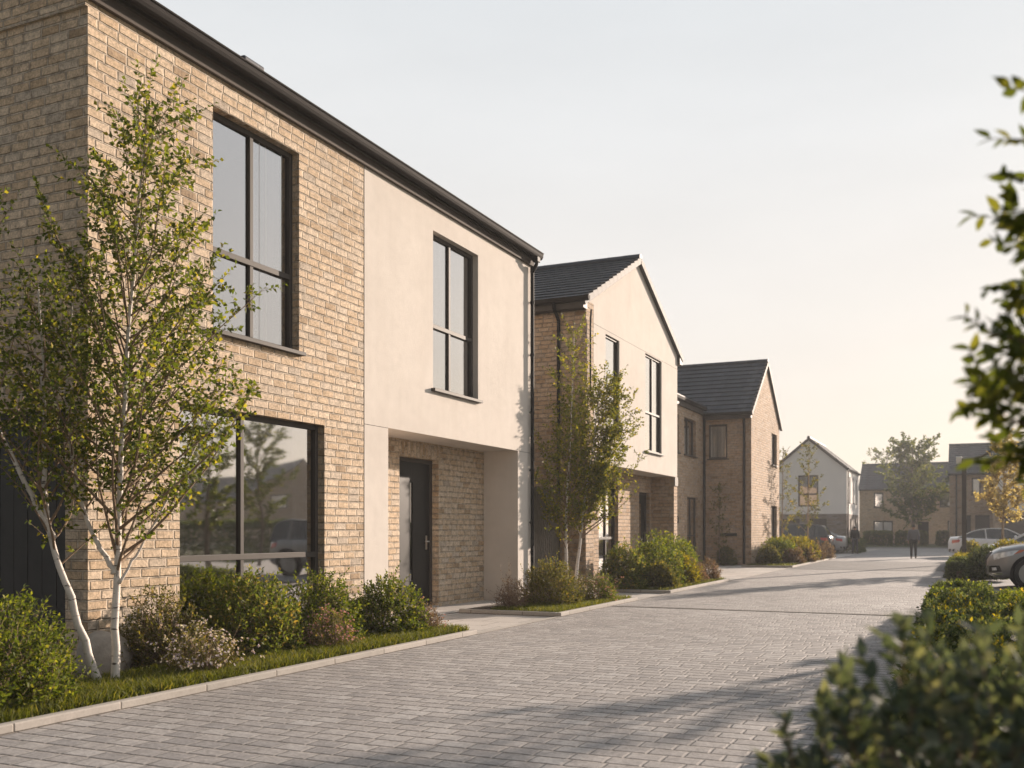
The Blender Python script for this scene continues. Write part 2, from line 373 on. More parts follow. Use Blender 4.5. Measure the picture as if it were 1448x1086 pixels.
def shoot_leaves(st, d, ln, nl, lw, spread=(75, 25), jitter=.25, t0=.15):
    """leaves spiralling along every shoot -> positions, directions"""
    d = nrm(d); n = len(st); ps = []; ds = []
    a = nrm(np.cross(d, rng.normal(size=(n, 3)))); b = np.cross(d, a)
    for k in range(nl):
        t = t0 + (1 - t0) * (k + .5 + rng.uniform(-.3, .3, n)) / nl
        az = k * 2.4 + rng.uniform(-.5, .5, n); sp = np.radians(spread[0] + (spread[1] - spread[0]) * t)
        perp = a * np.cos(az)[:, None] + b * np.sin(az)[:, None]
        ld = d * np.cos(sp)[:, None] + perp * np.sin(sp)[:, None] + rng.normal(size=(n, 3)) * jitter
        ps.append(st + d * (ln * t)[:, None]); ds.append(ld)
    return np.concatenate(ps), np.concatenate(ds)
def twigs_np(st, en, r):
    n = len(st); d = nrm(en - st); a = nrm(np.cross(d, rng.normal(size=(n, 3)))); b = np.cross(d, a)
    r = np.broadcast_to(np.asarray(r, float), (n,))[:, None]; vs = []
    for k in range(3):
        q = a * math.cos(2.094 * k) + b * math.sin(2.094 * k); vs += [st + q * r, en + q * r * .4]
    V = np.stack(vs, 1).reshape(-1, 3); i = np.arange(n)[:, None] * 6
    F = np.concatenate([i + [0, 2, 3, 1], i + [2, 4, 5, 3], i + [4, 0, 1, 5]], 0)
    return V, F
def dome(c, rx, ry, h, n, z0=.0, lump=.22, seed=0, inner=.45):
    """shoot starts and directions through a lumpy dome"""
    r_ = np.random.default_rng(seed)
    cl = nrm(r_.normal(size=(9, 3))); amp = r_.uniform(-.5, 1, 9)
    d = nrm(r_.normal(size=(n, 3))); d[:, 2] = np.abs(d[:, 2]) * 1.0 - .12; d = nrm(d)
    f = 1 + lump * (np.maximum(0, d @ cl.T - .55) * 2.2 @ amp)
    rad = f * (inner + (1 - inner) * r_.uniform(0, 1, n) ** .6)
    p = np.stack([d[:, 0] * rx * rad, d[:, 1] * ry * rad, z0 + np.maximum(d[:, 2] * (h - z0) * rad, -.02) + .06], 1) + np.array(c)
    return p, d
def shrub(label, c, rx, ry, h, mat, n=260, nl=9, ll=.05, lw=.026, seed=1, cat='shrub', group='shrubs along the house fronts', name='shrub', sl=.2, clip=-7.56, upw=.7, shoots=10, flowers=None, fn=40, lump=.25):
    global rng; rng = np.random.default_rng(seed * 31 + 5)
    T_ = thing(name, label, cat, c, group); n = int(n * 1.8)
    p, d = dome(c, rx, ry, h, n, seed=seed, lump=lump)
    dd = nrm(d + [0, 0, upw] + rng.normal(size=d.shape) * .35); ln = rng.uniform(.6, 1.2, n) * sl
    st = p - dd * ln[:, None] * .8
    if shoots:   # a few long shoots that break the outline
        k = rng.choice(n, shoots, replace=False); ln[k] *= 1.7; st[k] += d[k] * sl * .25
    if clip is not None:
        ok = (st[:, 0] + dd[:, 0] * ln > clip); st, dd, ln = st[ok], dd[ok], ln[ok]
    st[:, 2] = np.maximum(st[:, 2], c[2] + .01)
    P, D = shoot_leaves(st, dd, ln, nl, lw)
    V, F = leaf_arrays(P, D, rng.uniform(.7, 1.25, len(P)) * ll, rng.uniform(.8, 1.2, len(P)) * lw)
    mesh_np('foliage', V, F, mat, T_)
    base = np.array(c) + np.stack([rng.normal(size=len(st)) * rx * .22, rng.normal(size=len(st)) * ry * .22, np.zeros(len(st))], 1)
    k = min(len(st), 90)
    V1, F1 = twigs_np(base[:k], st[:k], .006); V2, F2 = twigs_np(st, st + dd * ln[:, None], .0025)
    mesh_np('stem', np.concatenate([V1, V2]), np.concatenate([F1, F2 + len(V1)]), 'twig', T_)
    if flowers:
        q = rng.choice(len(st), min(fn, len(st)), replace=False); tip = (st + dd * ln[:, None] * 1.05)[q]
        tip = np.repeat(tip, 3, 0) + rng.normal(size=(len(q) * 3, 3)) * .022
        blossoms(tip, dd[q].repeat(3, 0), .017, flowers, T_)
    return T_
def blossoms(tip, d, size, mat, parent):
    n = len(tip); d = nrm(d + rng.normal(size=d.shape) * .4); a = nrm(np.cross(d, rng.normal(size=(n, 3)))); b = np.cross(d, a); P = []; D = []
    for k in range(5):
        th = k * 1.2566; P.append(tip); D.append(a * math.cos(th) + b * math.sin(th) + d * .35)
    V, F = leaf_arrays(np.concatenate(P), np.concatenate(D), size, size * .75, droop=.0)
    return mesh_np('blossom', V, F, mat, parent)
def hedge(label, x0, x1, y0, y1, h, mat, dens=260, ll=.035, lw=.02, seed=1, z0=.02, group='clipped hedges along the kerb', name='hedge', rough=.06, sl=.11, nl=7, extra=None, tops=None, profile=None):
    global rng; rng = np.random.default_rng(seed * 17 + 3)
    T_ = thing(name, label, 'hedge', ((x0 + x1) / 2, (y0 + y1) / 2, z0), group)
    W, D_, H = x1 - x0, y1 - y0, h - z0
    areas = np.array([W * D_ * 1.6, D_ * H, D_ * H * .5, W * H, W * H * .6]); n = int(areas.sum() * dens * 1.5)
    face = rng.choice(5, n, p=areas / areas.sum()); a, b = rng.uniform(0, 1, n), rng.uniform(0, 1, n)
    p = np.zeros((n, 3)); nn = np.zeros((n, 3))
    for f in range(5):
        k = face == f
        if f == 0: p[k] = np.stack([x0 + W * a[k], y0 + D_ * b[k], np.full(k.sum(), h)], 1); nn[k] = (0, 0, 1)
        elif f in (1, 2): p[k] = np.stack([np.full(k.sum(), x0 if f == 1 else x1), y0 + D_ * a[k], z0 + H * b[k]], 1); nn[k] = (-1 if f == 1 else 1, 0, .25)
        else: p[k] = np.stack([x0 + W * a[k], np.full(k.sum(), y0 if f == 3 else y1), z0 + H * b[k]], 1); nn[k] = (0, -1 if f == 3 else 1, .25)
    # rounded edges and an uneven surface
    ctr = np.array([(x0 + x1) / 2, (y0 + y1) / 2, z0]); rel = (p - ctr) / np.array([W / 2, D_ / 2, H])
    m_ = np.abs(rel); corner = np.sort(m_, 1)[:, 1]; p -= nn * (np.maximum(0, corner - .7) ** 2 * .9 * min(W, H))[:, None]
    bumpy = np.sin(p[:, 1] * 3.1 + seed) * np.sin(p[:, 0] * 4.3 + p[:, 2] * 5) + .6 * np.sin(p[:, 1] * 7.7 + p[:, 0] * 6 + seed * 2)
    p += nn * (bumpy * rough)[:, None] - nn * (rng.uniform(0, 1, n) ** 2 * .12)[:, None]
    dd = nrm(nn + [0, 0, .5] + rng.normal(size=nn.shape) * .45); ln = rng.uniform(.5, 1.25, n) * sl
    st = p - dd * ln[:, None] * .7; st[:, 2] = np.maximum(st[:, 2], z0 + .01)
    P, Dl = shoot_leaves(st, dd, ln, nl, lw)
    V, F = leaf_arrays(P, Dl, rng.uniform(.7, 1.25, len(P)) * ll, rng.uniform(.8, 1.2, len(P)) * lw)
    mesh_np('foliage', V, F, mat, T_)
    if tops:     # tips in a second colour on the upper face
        k = np.where((face == 0))[0]; k = rng.choice(k, int(len(k) * tops[1]), replace=False)
        P, Dl = shoot_leaves(st[k] + dd[k] * ln[k][:, None] * .5, dd[k] + [0, 0, .4], ln[k], 5, lw)
        V, F = leaf_arrays(P, Dl, rng.uniform(.6, 1.1, len(P)) * ll, lw); mesh_np('top_tips', V, F, tops[0], T_)
    nb = int(max(20, D_ * 14)); bs = np.stack([rng.uniform(x0 + W * .2, x1 - W * .2, nb), rng.uniform(y0 + .1, y1 - .1, nb), np.full(nb, z0)], 1)
    en = bs + np.stack([rng.normal(size=nb) * .18, rng.normal(size=nb) * .18, rng.uniform(.5, .85, nb) * H], 1)
    V, F = twigs_np(bs, en, .009); mesh_np('stem', V, F, 'twig', T_)
    return T_

def interp(pts, n, jit=0):
    P = np.array(pts, float); s = np.linspace(0, len(P) - 1, n); i = np.minimum(s.astype(int), len(P) - 2); f = (s - i)[:, None]
    p0 = P[np.maximum(i - 1, 0)]; p1 = P[i]; p2 = P[i + 1]; p3 = P[np.minimum(i + 2, len(P) - 1)]
    Q = .5 * (2 * p1 + (p2 - p0) * f + (2 * p0 - 5 * p1 + 4 * p2 - p3) * f ** 2 + (3 * p1 - p0 - 3 * p2 + p3) * f ** 3)
    Q[1:-1] += rng.normal(size=Q[1:-1].shape) * jit; return Q
def tree(name, label, cat, stems, leaf, bark, seed=1, group=None, ll=.055, lw=.038, clip=None, nl=7, sub=.15, twl=(.16, .42), twigbark='twig', el=(35, 62), leafj=.3, big=False, dens=1.0, bend=.35, parts=True):
    """stems: dicts(pts, r0, r1, t0, nb, prof)"""
    global rng; rng = np.random.default_rng(seed * 101 + 9)
    T_ = thing(name, label, cat, stems[0]['pts'][0], group)
    trunk = MB(); br = MB(); ss = []; sd = []; sl = []
    for S in stems:
        n = 26; Q = interp(S['pts'], n, .006); f = np.linspace(0, 1, n)
        rad = S['r0'] + (S['r1'] - S['r0']) * f ** .8; rad[0] *= 1.25
        trunk.tube(Q, list(rad), 9)
        nb = S['nb']; az0 = rng.uniform(0, 6.28)
        for i in range(nb):
            t = S['t0'] + (1 - S['t0']) * (i + rng.uniform(0, .8)) / nb; t = min(t, .985)
            k = t * (n - 1); a = int(k); p = Q[a] + (Q[min(a + 1, n - 1)] - Q[a]) * (k - a)
            Lb = S['prof'](t) * rng.uniform(.65, 1.12)
            az = az0 + i * 2.4 + rng.uniform(-.4, .4); e = R(rng.uniform(*el))
            d = np.array([math.cos(az) * math.cos(e), math.sin(az) * math.cos(e), math.sin(e)])
            if 'bias' in S: d = d + np.array(S['bias']); d /= np.linalg.norm(d)
            m = 7; pts = [p]; cur = d.copy(); step = Lb / (m - 1)
            for q in range(m - 1):
                cur = cur + np.array([0, 0, bend * step]) + rng.normal(size=3) * .09; cur /= np.linalg.norm(cur)
                nx = pts[-1] + cur * step
                if clip and not clip(nx): break
                pts.append(nx)
            if len(pts) < 3: continue
            r0 = max(.004, min(rad[a] * .55, .011 * Lb + .003)); br.tube(pts, list(np.linspace(r0, .0025, len(pts))), 5, False)
            m = len(pts); ns = max(2, int(Lb / sub * dens))
            for q in range(ns):
                s_ = .22 + .78 * (q + rng.uniform(0, 1)) / ns; kk = s_ * (m - 1); ia = min(int(kk), m - 2)
                pp = pts[ia] + (pts[ia + 1] - pts[ia]) * (kk - ia); base = pts[ia + 1] - pts[ia]; base = base / np.linalg.norm(base)
                dv = base * .7 + rng.normal(size=3) * .55 + np.array([0, 0, .2]); dv /= np.linalg.norm(dv)
                ss.append(pp); sd.append(dv); sl.append(rng.uniform(*twl) * (1.1 - .5 * s_))
            ss.append(pts[-2]); sd.append((pts[-1] - pts[-2]) / np.linalg.norm(pts[-1] - pts[-2])); sl.append(twl[1] * .8)
        ss.append(Q[-1]); sd.append(nrm(Q[-1] - Q[-3])); sl.append(twl[1] * .6)
    ss, sd, sl = np.array(ss), np.array(sd), np.array(sl)
    if clip:
        ok = np.array([clip(a + d * l) for a, d, l in zip(ss, sd, sl)]); ss, sd, sl = ss[ok], sd[ok], sl[ok]
    trunk.build('trunk', bark, T_, smooth=True)
    P, D = shoot_leaves(ss, sd, sl, nl, lw, (70, 30), leafj); D[:, 2] -= .15
    V, F = leaf_arrays(P, D, rng.uniform(.65, 1.2, len(P)) * ll, rng.uniform(.75, 1.15, len(P)) * lw, big=big, droop=.2, upb=.4)
    V2, F2 = twigs_np(ss, ss + sd * sl[:, None], .0022 if ll < .08 else .006)
    cr = mesh_np('crown', V, F, leaf, T_); b0 = len(br.v)
    br.v += [Vector(v) for v in V2]; br.f += [[int(i) + b0 for i in f] for f in F2]; br.uv += [(0, 0)] * (4 * len(F2))
    br.build('limbs', twigbark, T_, smooth=True)
    return T_

# ------------------------------------------------------------------ house helpers
def room(F, u0, u1, z0, z1, d0, d1, H):
    m = MB(); a = .25; u0 -= a; u1 += a
    for pts, nn in (([F.p(u0, z0, -d1), F.p(u1, z0, -d1), F.p(u1, z1, -d1), F.p(u0, z1, -d1)], F.N),
                    ([F.p(u0, z0, -d0), F.p(u0, z0, -d1), F.p(u0, z1, -d1), F.p(u0, z1, -d0)], F.U),
                    ([F.p(u1, z0, -d0), F.p(u1, z0, -d1), F.p(u1, z1, -d1), F.p(u1, z1, -d0)], -F.U),
                    ([F.p(u0, z0, -d0), F.p(u1, z0, -d0), F.p(u1, z0, -d1), F.p(u0, z0, -d1)], UP),
                    ([F.p(u0, z1, -d0), F.p(u1, z1, -d0), F.p(u1, z1, -d1), F.p(u0, z1, -d1)], -UP)):
        m.face(pts, nn)
    return m.build('room', 'room', H)
def window(H, F, u0, u1, z0, z1, d=.1, mull=(), trans=(), sill=True, rm=True, curtains=(), fw=.062, glass='glass', label=None, roomd=2.6, zfloor=None):
    m = MB(); f0, f1 = -d - .07, -d
    m.fbox(F, u0, u0 + fw, z0, z1, f0, f1); m.fbox(F, u1 - fw, u1, z0, z1, f0, f1)
    m.fbox(F, u0 + fw, u1 - fw, z0, z0 + fw, f0, f1 - .002); m.fbox(F, u0 + fw, u1 - fw, z1 - fw, z1, f0, f1 - .002)
    for q in mull: m.fbox(F, u0 + (u1 - u0) * q - fw * .5, u0 + (u1 - u0) * q + fw * .5, z0 + fw, z1 - fw, f0 + .005, f1 - .004)
    for q in trans: m.fbox(F, u0 + fw, u1 - fw, q - fw * .55, q + fw * .55, f0 + .008, f1 + .004)
    w = m.build('window', 'frame', H, bevel=.005)
    if label: w['label'] = label
    g = MB(); g.fbox(F, u0 + fw * .5, u1 - fw * .5, z0 + fw * .5, z1 - fw * .5, -d - .045, -d - .039)
    g.build('pane', glass, w)
    if sill:
        s = MB(); s.fbox(F, u0 - .06, u1 + .06, z0 - .04, z0 + .006, -d + .002, .07); s.build('sill', 'frame', w, bevel=.004)
    for (a, b, dist) in curtains:
        nseg = max(12, int((b - a) * (u1 - u0) * 50)); c = MB(); us = [u0 + (u1 - u0) * (a + (b - a) * i / nseg) for i in range(nseg + 1)]
        ns = [-d - dist + .035 * math.sin(i * .9) + .012 * math.sin(i * 2.1 + 1) for i in range(nseg + 1)]
        for i in range(nseg):
            for e in (0, -.004):
                c.face([F.p(us[i], z0 + .03, ns[i] + e), F.p(us[i + 1], z0 + .03, ns[i + 1] + e), F.p(us[i + 1], z1 - .01, ns[i + 1] + e), F.p(us[i], z1 - .01, ns[i] + e)], F.N)
        c.build('curtain', 'curtain', w, smooth=True)
    if rm: room(F, u0, u1, (z0 - .7 if zfloor is None else zfloor), z1 + .2, d + .075, d + roomd, H)
    return w
def gutter(H, a, b, out, w=.13, h=.11, mat='gutter', name='gutter'):
    """open-topped gutter from a to b; out: unit vector away from the wall"""
    a, b, out = Vector(a), Vector(b), Vector(out); m = MB(); prof = []
    for i in range(9):
        th = math.pi * i / 8; prof.append((w / 2 - w / 2 * math.cos(th), -h * math.sin(th) ** .7))
    prof = [(0, .012)] + prof + [(w, .014), (w + .012, .014), (w + .012, -.004)]
    for (p, q) in zip(prof, prof[1:]):
        P = [a + out * p[0] + UP * p[1], b + out * p[0] + UP * p[1], b + out * q[0] + UP * q[1], a + out * q[0] + UP * q[1]]
        m.face(P)
    for e in (a, b): m.face([e + out * p + UP * z for p, z in prof[:-2]])
    return m.build(name, mat, H)
def pipe(H, pts, r=.038, name='downpipe', brackets=(), wall=None, mat='black'):
    m = MB(); m.tube(interp(pts, len(pts) * 4) if len(pts) > 2 else pts, r, 10)
    o = m.build(name, mat, H, smooth=True)
    for (p, q) in brackets:
        b = MB(); p, q = Vector(p), Vector(q); b.tube([p - UP * .025, p + UP * .025], r + .008, 10)
        b.tube([p, q], .011, 6); b.build('bracket', mat, o)
    return o
def tiles(m, P0, A, La, S, Ls, course=.31, thick=.035):
    """overlapping tile courses over one roof slope"""
    P0, A, S = Vector(P0), Vector(A), Vector(S); Nn = A.cross(S)
    if Nn.z < 0: Nn = -Nn
    n = max(1, round(Ls / course)); c = Ls / n
    for i in range(n):
        s0, s1 = c * i - .02, c * (i + 1) + .02
        lo, hi = .03 + thick, .03
        sh = .17 * (i % 2)
        P = [P0 + S * s0 + Nn * lo, P0 + A * La + S * s0 + Nn * lo, P0 + A * La + S * s1 + Nn * hi, P0 + S * s1 + Nn * hi]
        m.face(P, Nn, [(sh, s0 + 3), (La + sh, s0 + 3), (La + sh, s1 + 3), (sh, s1 + 3)])
        Q = [P0 + S * s0, P0 + A * La + S * s0, P0 + A * La + S * s0 + Nn * lo, P0 + S * s0 + Nn * lo]
        m.face(Q, -S, [(sh, 3), (La + sh, 3), (La + sh, 3.05), (sh, 3.05)])
    m.face([P0, P0 + A * La, P0 + A * La + S * Ls, P0 + S * Ls], -Nn)
    for e in (Vector(), A * La): m.face([P0 + e, P0 + e + S * Ls, P0 + e + S * Ls + Nn * .05, P0 + e + Nn * .05], -A if e.length == 0 else A)
def ridge(H, a, b, mat='tile', r=.11):
    a, b = Vector(a), Vector(b); m = MB(); n = max(2, round((b - a).length / .45))
    for i in range(n):
        p, q = a.lerp(b, i / n), a.lerp(b, (i + .985) / n); m.tube([p, q], [r, r * .96], 10)
    return m.build('ridge_tiles', mat, H)
def verge(H, a, b, N, mat='verge', w=.09, h=.17, course=.3):
    """stepped verge caps up a gable edge from a (eave) to b (apex)"""
    a, b, N = Vector(a), Vector(b), Vector(N); d = b - a; n = max(3, round(d.length / course)); S = d.normalized(); Nn = UP - S * S.z; Nn.normalize(); m = MB()
    for i in range(n):
        p, q = a.lerp(b, i / n) - S * .02, a.lerp(b, (i + 1) / n); t0, t1 = .08, .045
        m.hexa([p - N * .02 - Nn * h * .55, q - N * .02 - Nn * h * .55, q + N * w - Nn * h * .55, p + N * w - Nn * h * .55,
                p - N * .02 + Nn * t0, q - N * .02 + Nn * t1, q + N * w + Nn * t1, p + N * w + Nn * t0])
    return m.build('verge_caps', mat, H, bevel=.006)
M['verge'] = plain('verge_cap', (.075, .068, .063), .75, var=.2, nscale=5)
def boardboard(H, name, F, u0, u1, z0, z1, n, mat, w=.14, parent=None):
    m = MB(); k = max(1, round((u1 - u0) / w)); w = (u1 - u0) / k
    for i in range(k): m.fbox(F, u0 + w * i + .004, u0 + w * (i + 1) - .004, z0, z1, n - .03, n + (.002 if i % 2 else 0))
    m.fbox(F, u0, u1, z0, z1, n - .05, n - .031)
    return m.build(name, mat, parent or H)
# ------------------------------------------------------------------ ground, road, kerbs
KX, RX, FX = -5.78, -.62, -7.63      # left kerb face, right kerb, house fronts
def sheet(name, mat, x0, x1, y0, y1, z):
    m = MB(); m.face([(x0, y0, z), (x1, y0, z), (x1, y1, z), (x0, y1, z)], UP); return structure(m, name, mat)
sheet('ground', 'lawn', -400, 400, -150, 700, -.03)
sheet('road', 'paver', KX - .01, RX + .01, -12, 78, 0)
sheet('path', 'slab', -17, KX - .01, -12, 78, -.004)
sheet('side_road', 'asphalt', -60, 60, 78, 90, -.006)
sheet('parking_bay', 'asphalt', .2, 14, 21, 66, -.008)
sheet('road_band', 'band', KX, RX, 35.4, 45.6, .006)  # strip across the far road, darker than the pavers around it
m = MB(); m.box(KX + .02, RX - .02, 16.75, 16.83, .003, .008)
structure(m, 'drain_channel', M['band'])
m = MB()
for i in range(2): m.box(KX + .02, RX - .02, 16.70 + i * .13, 16.745 + i * .13, .002, .009)
structure(m, 'drain_edge', 'kerb')

def garden(y0, y1, x0=FX, corner=True, ends=True):
    m = MB(); m.box(x0, KX - .08, y0 + .08, y1 - .08, -.02, .05); structure(m, 'garden_bed', 'soil')
    k = MB(); k.box(KX - .08, KX, y0, y1, -.05, .066)
    if ends:
        k.box(x0, KX - .08, y1 - .08, y1, -.05, .066); k.box(x0, KX - .08, y0, y0 + .08, -.05, .066)
    structure(k, 'kerb', 'kerb', bevel=.012)
G = [(-6, 11.45), (14.35, 18.3), (20.6, 26.4), (36.7, 49.5)]
for i, (a, b) in enumerate(G): garden(a, b, -7.58 if i == 1 else FX)
k = MB(); k.box(RX, RX + .1, -12, 78, -.05, .07); structure(k, 'kerb', 'kerb', bevel=.012)
k = MB()
for a, b in ((11.45, 14.35), (18.3, 20.6), (26.4, 36.7), (49.5, 78)): k.box(KX - .1, KX, a, b, -.05, .006)
structure(k, 'kerb', 'kerb')
m = MB(); m.box(RX + .1, 1.6, -12, 21.4, -.02, .05); structure(m, 'garden_bed', 'soil')
m = MB(); m.box(RX + .1, .35, 28, 53, -.02, .05); structure(m, 'garden_bed', 'soil')
m = MB(); m.box(.35, 3.2, 31.5, 40, -.02, .05); structure(m, 'garden_bed', 'soil')
sheet('verge', 'lawn', -9, 6, 84.5, 105, .01)

def grass(areas, seed=3):
    global rng; rng = np.random.default_rng(seed); Ps = []; Hs = []
    for (x0, x1, y0, y1, n, h) in areas:
        p = np.stack([rng.uniform(x0, x1, n), rng.uniform(y0, y1, n), np.full(n, .05)], 1)
        keep = rng.uniform(0, 1, n) < .45 + .55 * (np.sin(p[:, 0] * 7 + p[:, 1] * 3) * np.sin(p[:, 1] * 5.3) + 1) / 2
        Ps.append(p[keep]); Hs.append(np.full(keep.sum(), h) * rng.uniform(.45, 1.25, keep.sum()))
    P = np.concatenate(Ps); H = np.concatenate(Hs)[:, None]; n = len(P)
    d = rng.normal(size=(n, 3)) * .38; d[:, 2] = 1; d = nrm(d); s = nrm(np.cross(d, rng.normal(size=(n, 3)))) * .0038
    bend = rng.normal(size=(n, 3)) * .3; bend[:, 2] = -.1
    mid = P + d * H * .55; tip = P + d * H + bend * H * .6
    V = np.stack([P - s, P + s, mid + s * .8, tip, mid - s * .8], 1).reshape(-1, 3); b = np.arange(n)[:, None] * 5
    me = mesh_np('grass', V, np.concatenate([b + [0, 1, 2], b + [0, 2, 4], b + [4, 2, 3]]), 'grass')
    return tag(me, 'short green grass growing along the kerbed garden beds', 'grass', kind='stuff')
grass([(-6.75, KX - .08, 3.6, 11.4, 60000, .1), (-7.05, KX - .08, 14.4, 18.2, 16000, .085), (-7.5, KX - .1, 20.7, 26.35, 15000, .09), (-7.5, KX - .1, 36.8, 49.4, 12000, .1)])

# ------------------------------------------------------------------ house with brick bay and cream bay (nearest)
H1 = thing('brick_house', 'large two storey house nearest the camera, half buff brick and half cream render', 'house', (FX, 6.88, 0), 'new houses along the lane')
F1 = Fr((FX, 0, 0), (0, 1, 0), (1, 0, 0)); F1b = Fr((-8.34, 0, 0), (0, 1, 0), (1, 0, 0)); F1s = Fr((FX, 6.88, 0), (-1, 0, 0), (0, -1, 0)); F1e = Fr((FX, 17.4, 0), (-1, 0, 0), (0, 1, 0))
EZ = 6.41
w = MB()
w.wall(F1, 6.88, 11.63, 0, 6.6, [(8.6, 10.16, 3.58, 6.08), (8.09, 10.7, .24, 2.72)])
w.wall(F1s, 0, 8.6, 0, EZ + .2, [(.3, 3.1, .0, 2.53)], .1)
w.face([F1s.p(0, EZ + .2), F1s.p(8.6, EZ + .2), F1s.p(4.3, 8.75)], F1s.N)
w.fbox(F1s, -.0, 8.6, EZ - .06, EZ + .02, .0, .03)
w.wall(F1b, 12.26, 16.8, 0, 2.9, [(13.74, 15.04, .0, 2.56)], .14, floor=False)
w.build('wall', 'brick', H1)
# upright soldier course over the porch door
s = MB(); s.face([F1b.p(13.7, 2.56, .003), F1b.p(15.1, 2.56, .003), F1b.p(15.1, 2.8, .003), F1b.p(13.7, 2.8, .003)], (1, 0, 0), [(2.56, 13.7), (2.56, 15.1), (2.8, 15.1), (2.8, 13.7)])
s.build('door_lintel', 'brick', H1)
w = MB()
w.wall(F1, 11.634, 17.4, 2.834, 6.6, [(13.58, 15.15, 3.57, 6.06)])
P_ = F1
w.wall(F1, 11.634, 12.26, 0, 2.826); w.wall(F1, 16.8, 17.4, 0, 2.826)
w.face([F1.p(12.26, 0), F1.p(12.26, 2.834), F1.p(12.26, 2.834, -.71), F1.p(12.26, 0, -.71)], (0, 1, 0))
w.face([F1.p(16.8, 0), F1.p(16.8, 2.834), F1.p(16.8, 2.834, -.71), F1.p(16.8, 0, -.71)], (0, -1, 0))
w.face([F1.p(12.26, 2.834), F1.p(16.8, 2.834), F1.p(16.8, 2.834, -.71), F1.p(12.26, 2.834, -.71)], -UP)
w.wall(F1e, 0, 8.6, 0, EZ + .2); w.face([F1e.p(0, EZ + .2), F1e.p(8.6, EZ + .2), F1e.p(4.3, 8.75)], (0, 1, 0))
w.face([(FX - 8.6, 6.88, 0), (FX - 8.6, 17.4, 0), (FX - 8.6, 17.4, EZ + .2), (FX - 8.6, 6.88, EZ + .2)], (-1, 0, 0))
rw = w.build('render_wall', 'render', H1)
# thin dark line where the two finishes meet and where the panel stops
for a_ in ((11.624, 11.636, 0, EZ, -.02, .003), (11.64, 12.26, 2.825, 2.835, -.03, -.004), (16.8, 17.4, 2.825, 2.835, -.03, -.004)):
    j = MB(); j.fbox(F1, *a_); j.build('movement_joint', 'fascia', H1)
st = MB(); st.fbox(F1b, 12.26, 16.8, -.05, .03, 0, .7); st.fbox(F1b, 13.74, 15.04, -.05, .05, -.14, 0); st.build('door_step', 'slab', H1)
window(H1, F1, 8.6, 10.16, 3.58, 6.08, mull=(.5,), trans=(4.52,), curtains=((.5, .97, .08),), zfloor=3.2)
window(H1, F1, 8.09, 10.7, .24, 2.72, mull=(.43,), trans=(1.04,), curtains=((.03, .12, .12), (.85, .96, .12)), glass='glass_low', zfloor=.12, roomd=3.4)
window(H1, F1, 13.58, 15.15, 3.57, 6.06, mull=(.47,), trans=(4.6,), curtains=((.05, .46, .1), (.5, .97, .1)), zfloor=3.2)
# front door
fd = MB(); u0, u1, zt = 13.74, 15.04, 2.56
fd.fbox(F1b, u0, u0 + .06, .05, zt, -.2, -.125); fd.fbox(F1b, u1 - .06, u1, .05, zt, -.2, -.125); fd.fbox(F1b, u0 + .06, u1 - .06, zt - .07, zt, -.2, -.127)
fd.build('door_frame', 'frame', H1, bevel=.004)
fd = MB(); a, b = u0 + .06, u1 - .06; g0, g1 = a + .53, a + .62
fd.fbox(F1b, a, g0, .06, zt - .07, -.19, -.15); fd.fbox(F1b, g1, b, .06, zt - .07, -.19, -.15); fd.fbox(F1b, g0, g1, .06, .5, -.19, -.15); fd.fbox(F1b, g0, g1, 2.15, zt - .07, -.19, -.15)
dr = fd.build('front_door', 'door', H1, bevel=.003)
g = MB(); g.fbox(F1b, g0, g1, .5, 2.15, -.175, -.168); g.build('glazing_strip', 'carglass', dr)
hd = MB(); hd.fbox(F1b, b - .14, b - .09, 1.02, 1.26, -.15, -.142); hd.tube([F1b.p(b - .115, 1.16, -.15), F1b.p(b - .115, 1.16, -.09)], .011, 8); hd.tube([F1b.p(b - .115, 1.16, -.09), F1b.p(b - .25, 1.16, -.09)], .011, 8); hd.build('door_handle', 'steel', dr)
hd = MB(); hd.tube([F1b.p(a + .06, .8, -.1), F1b.p(a + .06, 1.5, -.1)], .012, 8); hd.tube([F1b.p(a + .06, .86, -.15), F1b.p(a + .06, .86, -.1)], .009, 6); hd.tube([F1b.p(a + .06, 1.44, -.15), F1b.p(a + .06, 1.44, -.1)], .009, 6); hd.build('pull_bar', 'steel', dr)
room(F1b, 13.9, 14.9, 0.04, 2.5, .21, 2.5, H1)
gd = boardboard(H1, 'garage_door', F1s, .3, 3.1, 0, 2.53, -.07, 'boards', .2)
# eaves
f = MB(); f.box(FX + .002, FX + .05, 6.80, 17.46, EZ, EZ + .19); f.build('fascia', 'fascia', H1, bevel=.004)
f = MB(); f.box(FX + .05, FX + .085, 6.80, 17.46, EZ + .12, EZ + .2); f.build('eaves_board', 'frame', H1)
gutter(H1, (FX + .087, 6.78, EZ + .235), (FX + .087, 17.5, EZ + .235), (1, 0, 0), .135, .115)
rf = MB(); pz = EZ + .2; th = math.atan((8.8 - pz) / 4.36); S_ = Vector((-math.cos(th), 0, math.sin(th)))
tiles(rf, (FX + .12, 6.74, pz), (0, 1, 0), 10.74, S_, 4.48 / math.cos(th))
S2 = Vector((math.cos(th), 0, math.sin(th))); tiles(rf, (FX - 8.72, 6.74, pz), (0, 1, 0), 10.74, S2, 4.48 / math.cos(th))
roof1 = rf.build('roof', 'tile', H1)
ridge(roof1, (FX - 4.3, 6.74, 8.85), (FX - 4.3, 17.48, 8.85))
v = MB(); v.box(FX - .42, FX - .1, 9.25, 9.62, 6.72, 6.95); v.build('roof_vent', 'tile', roof1, bevel=.02)
Y = 17.33; X = FX + .15
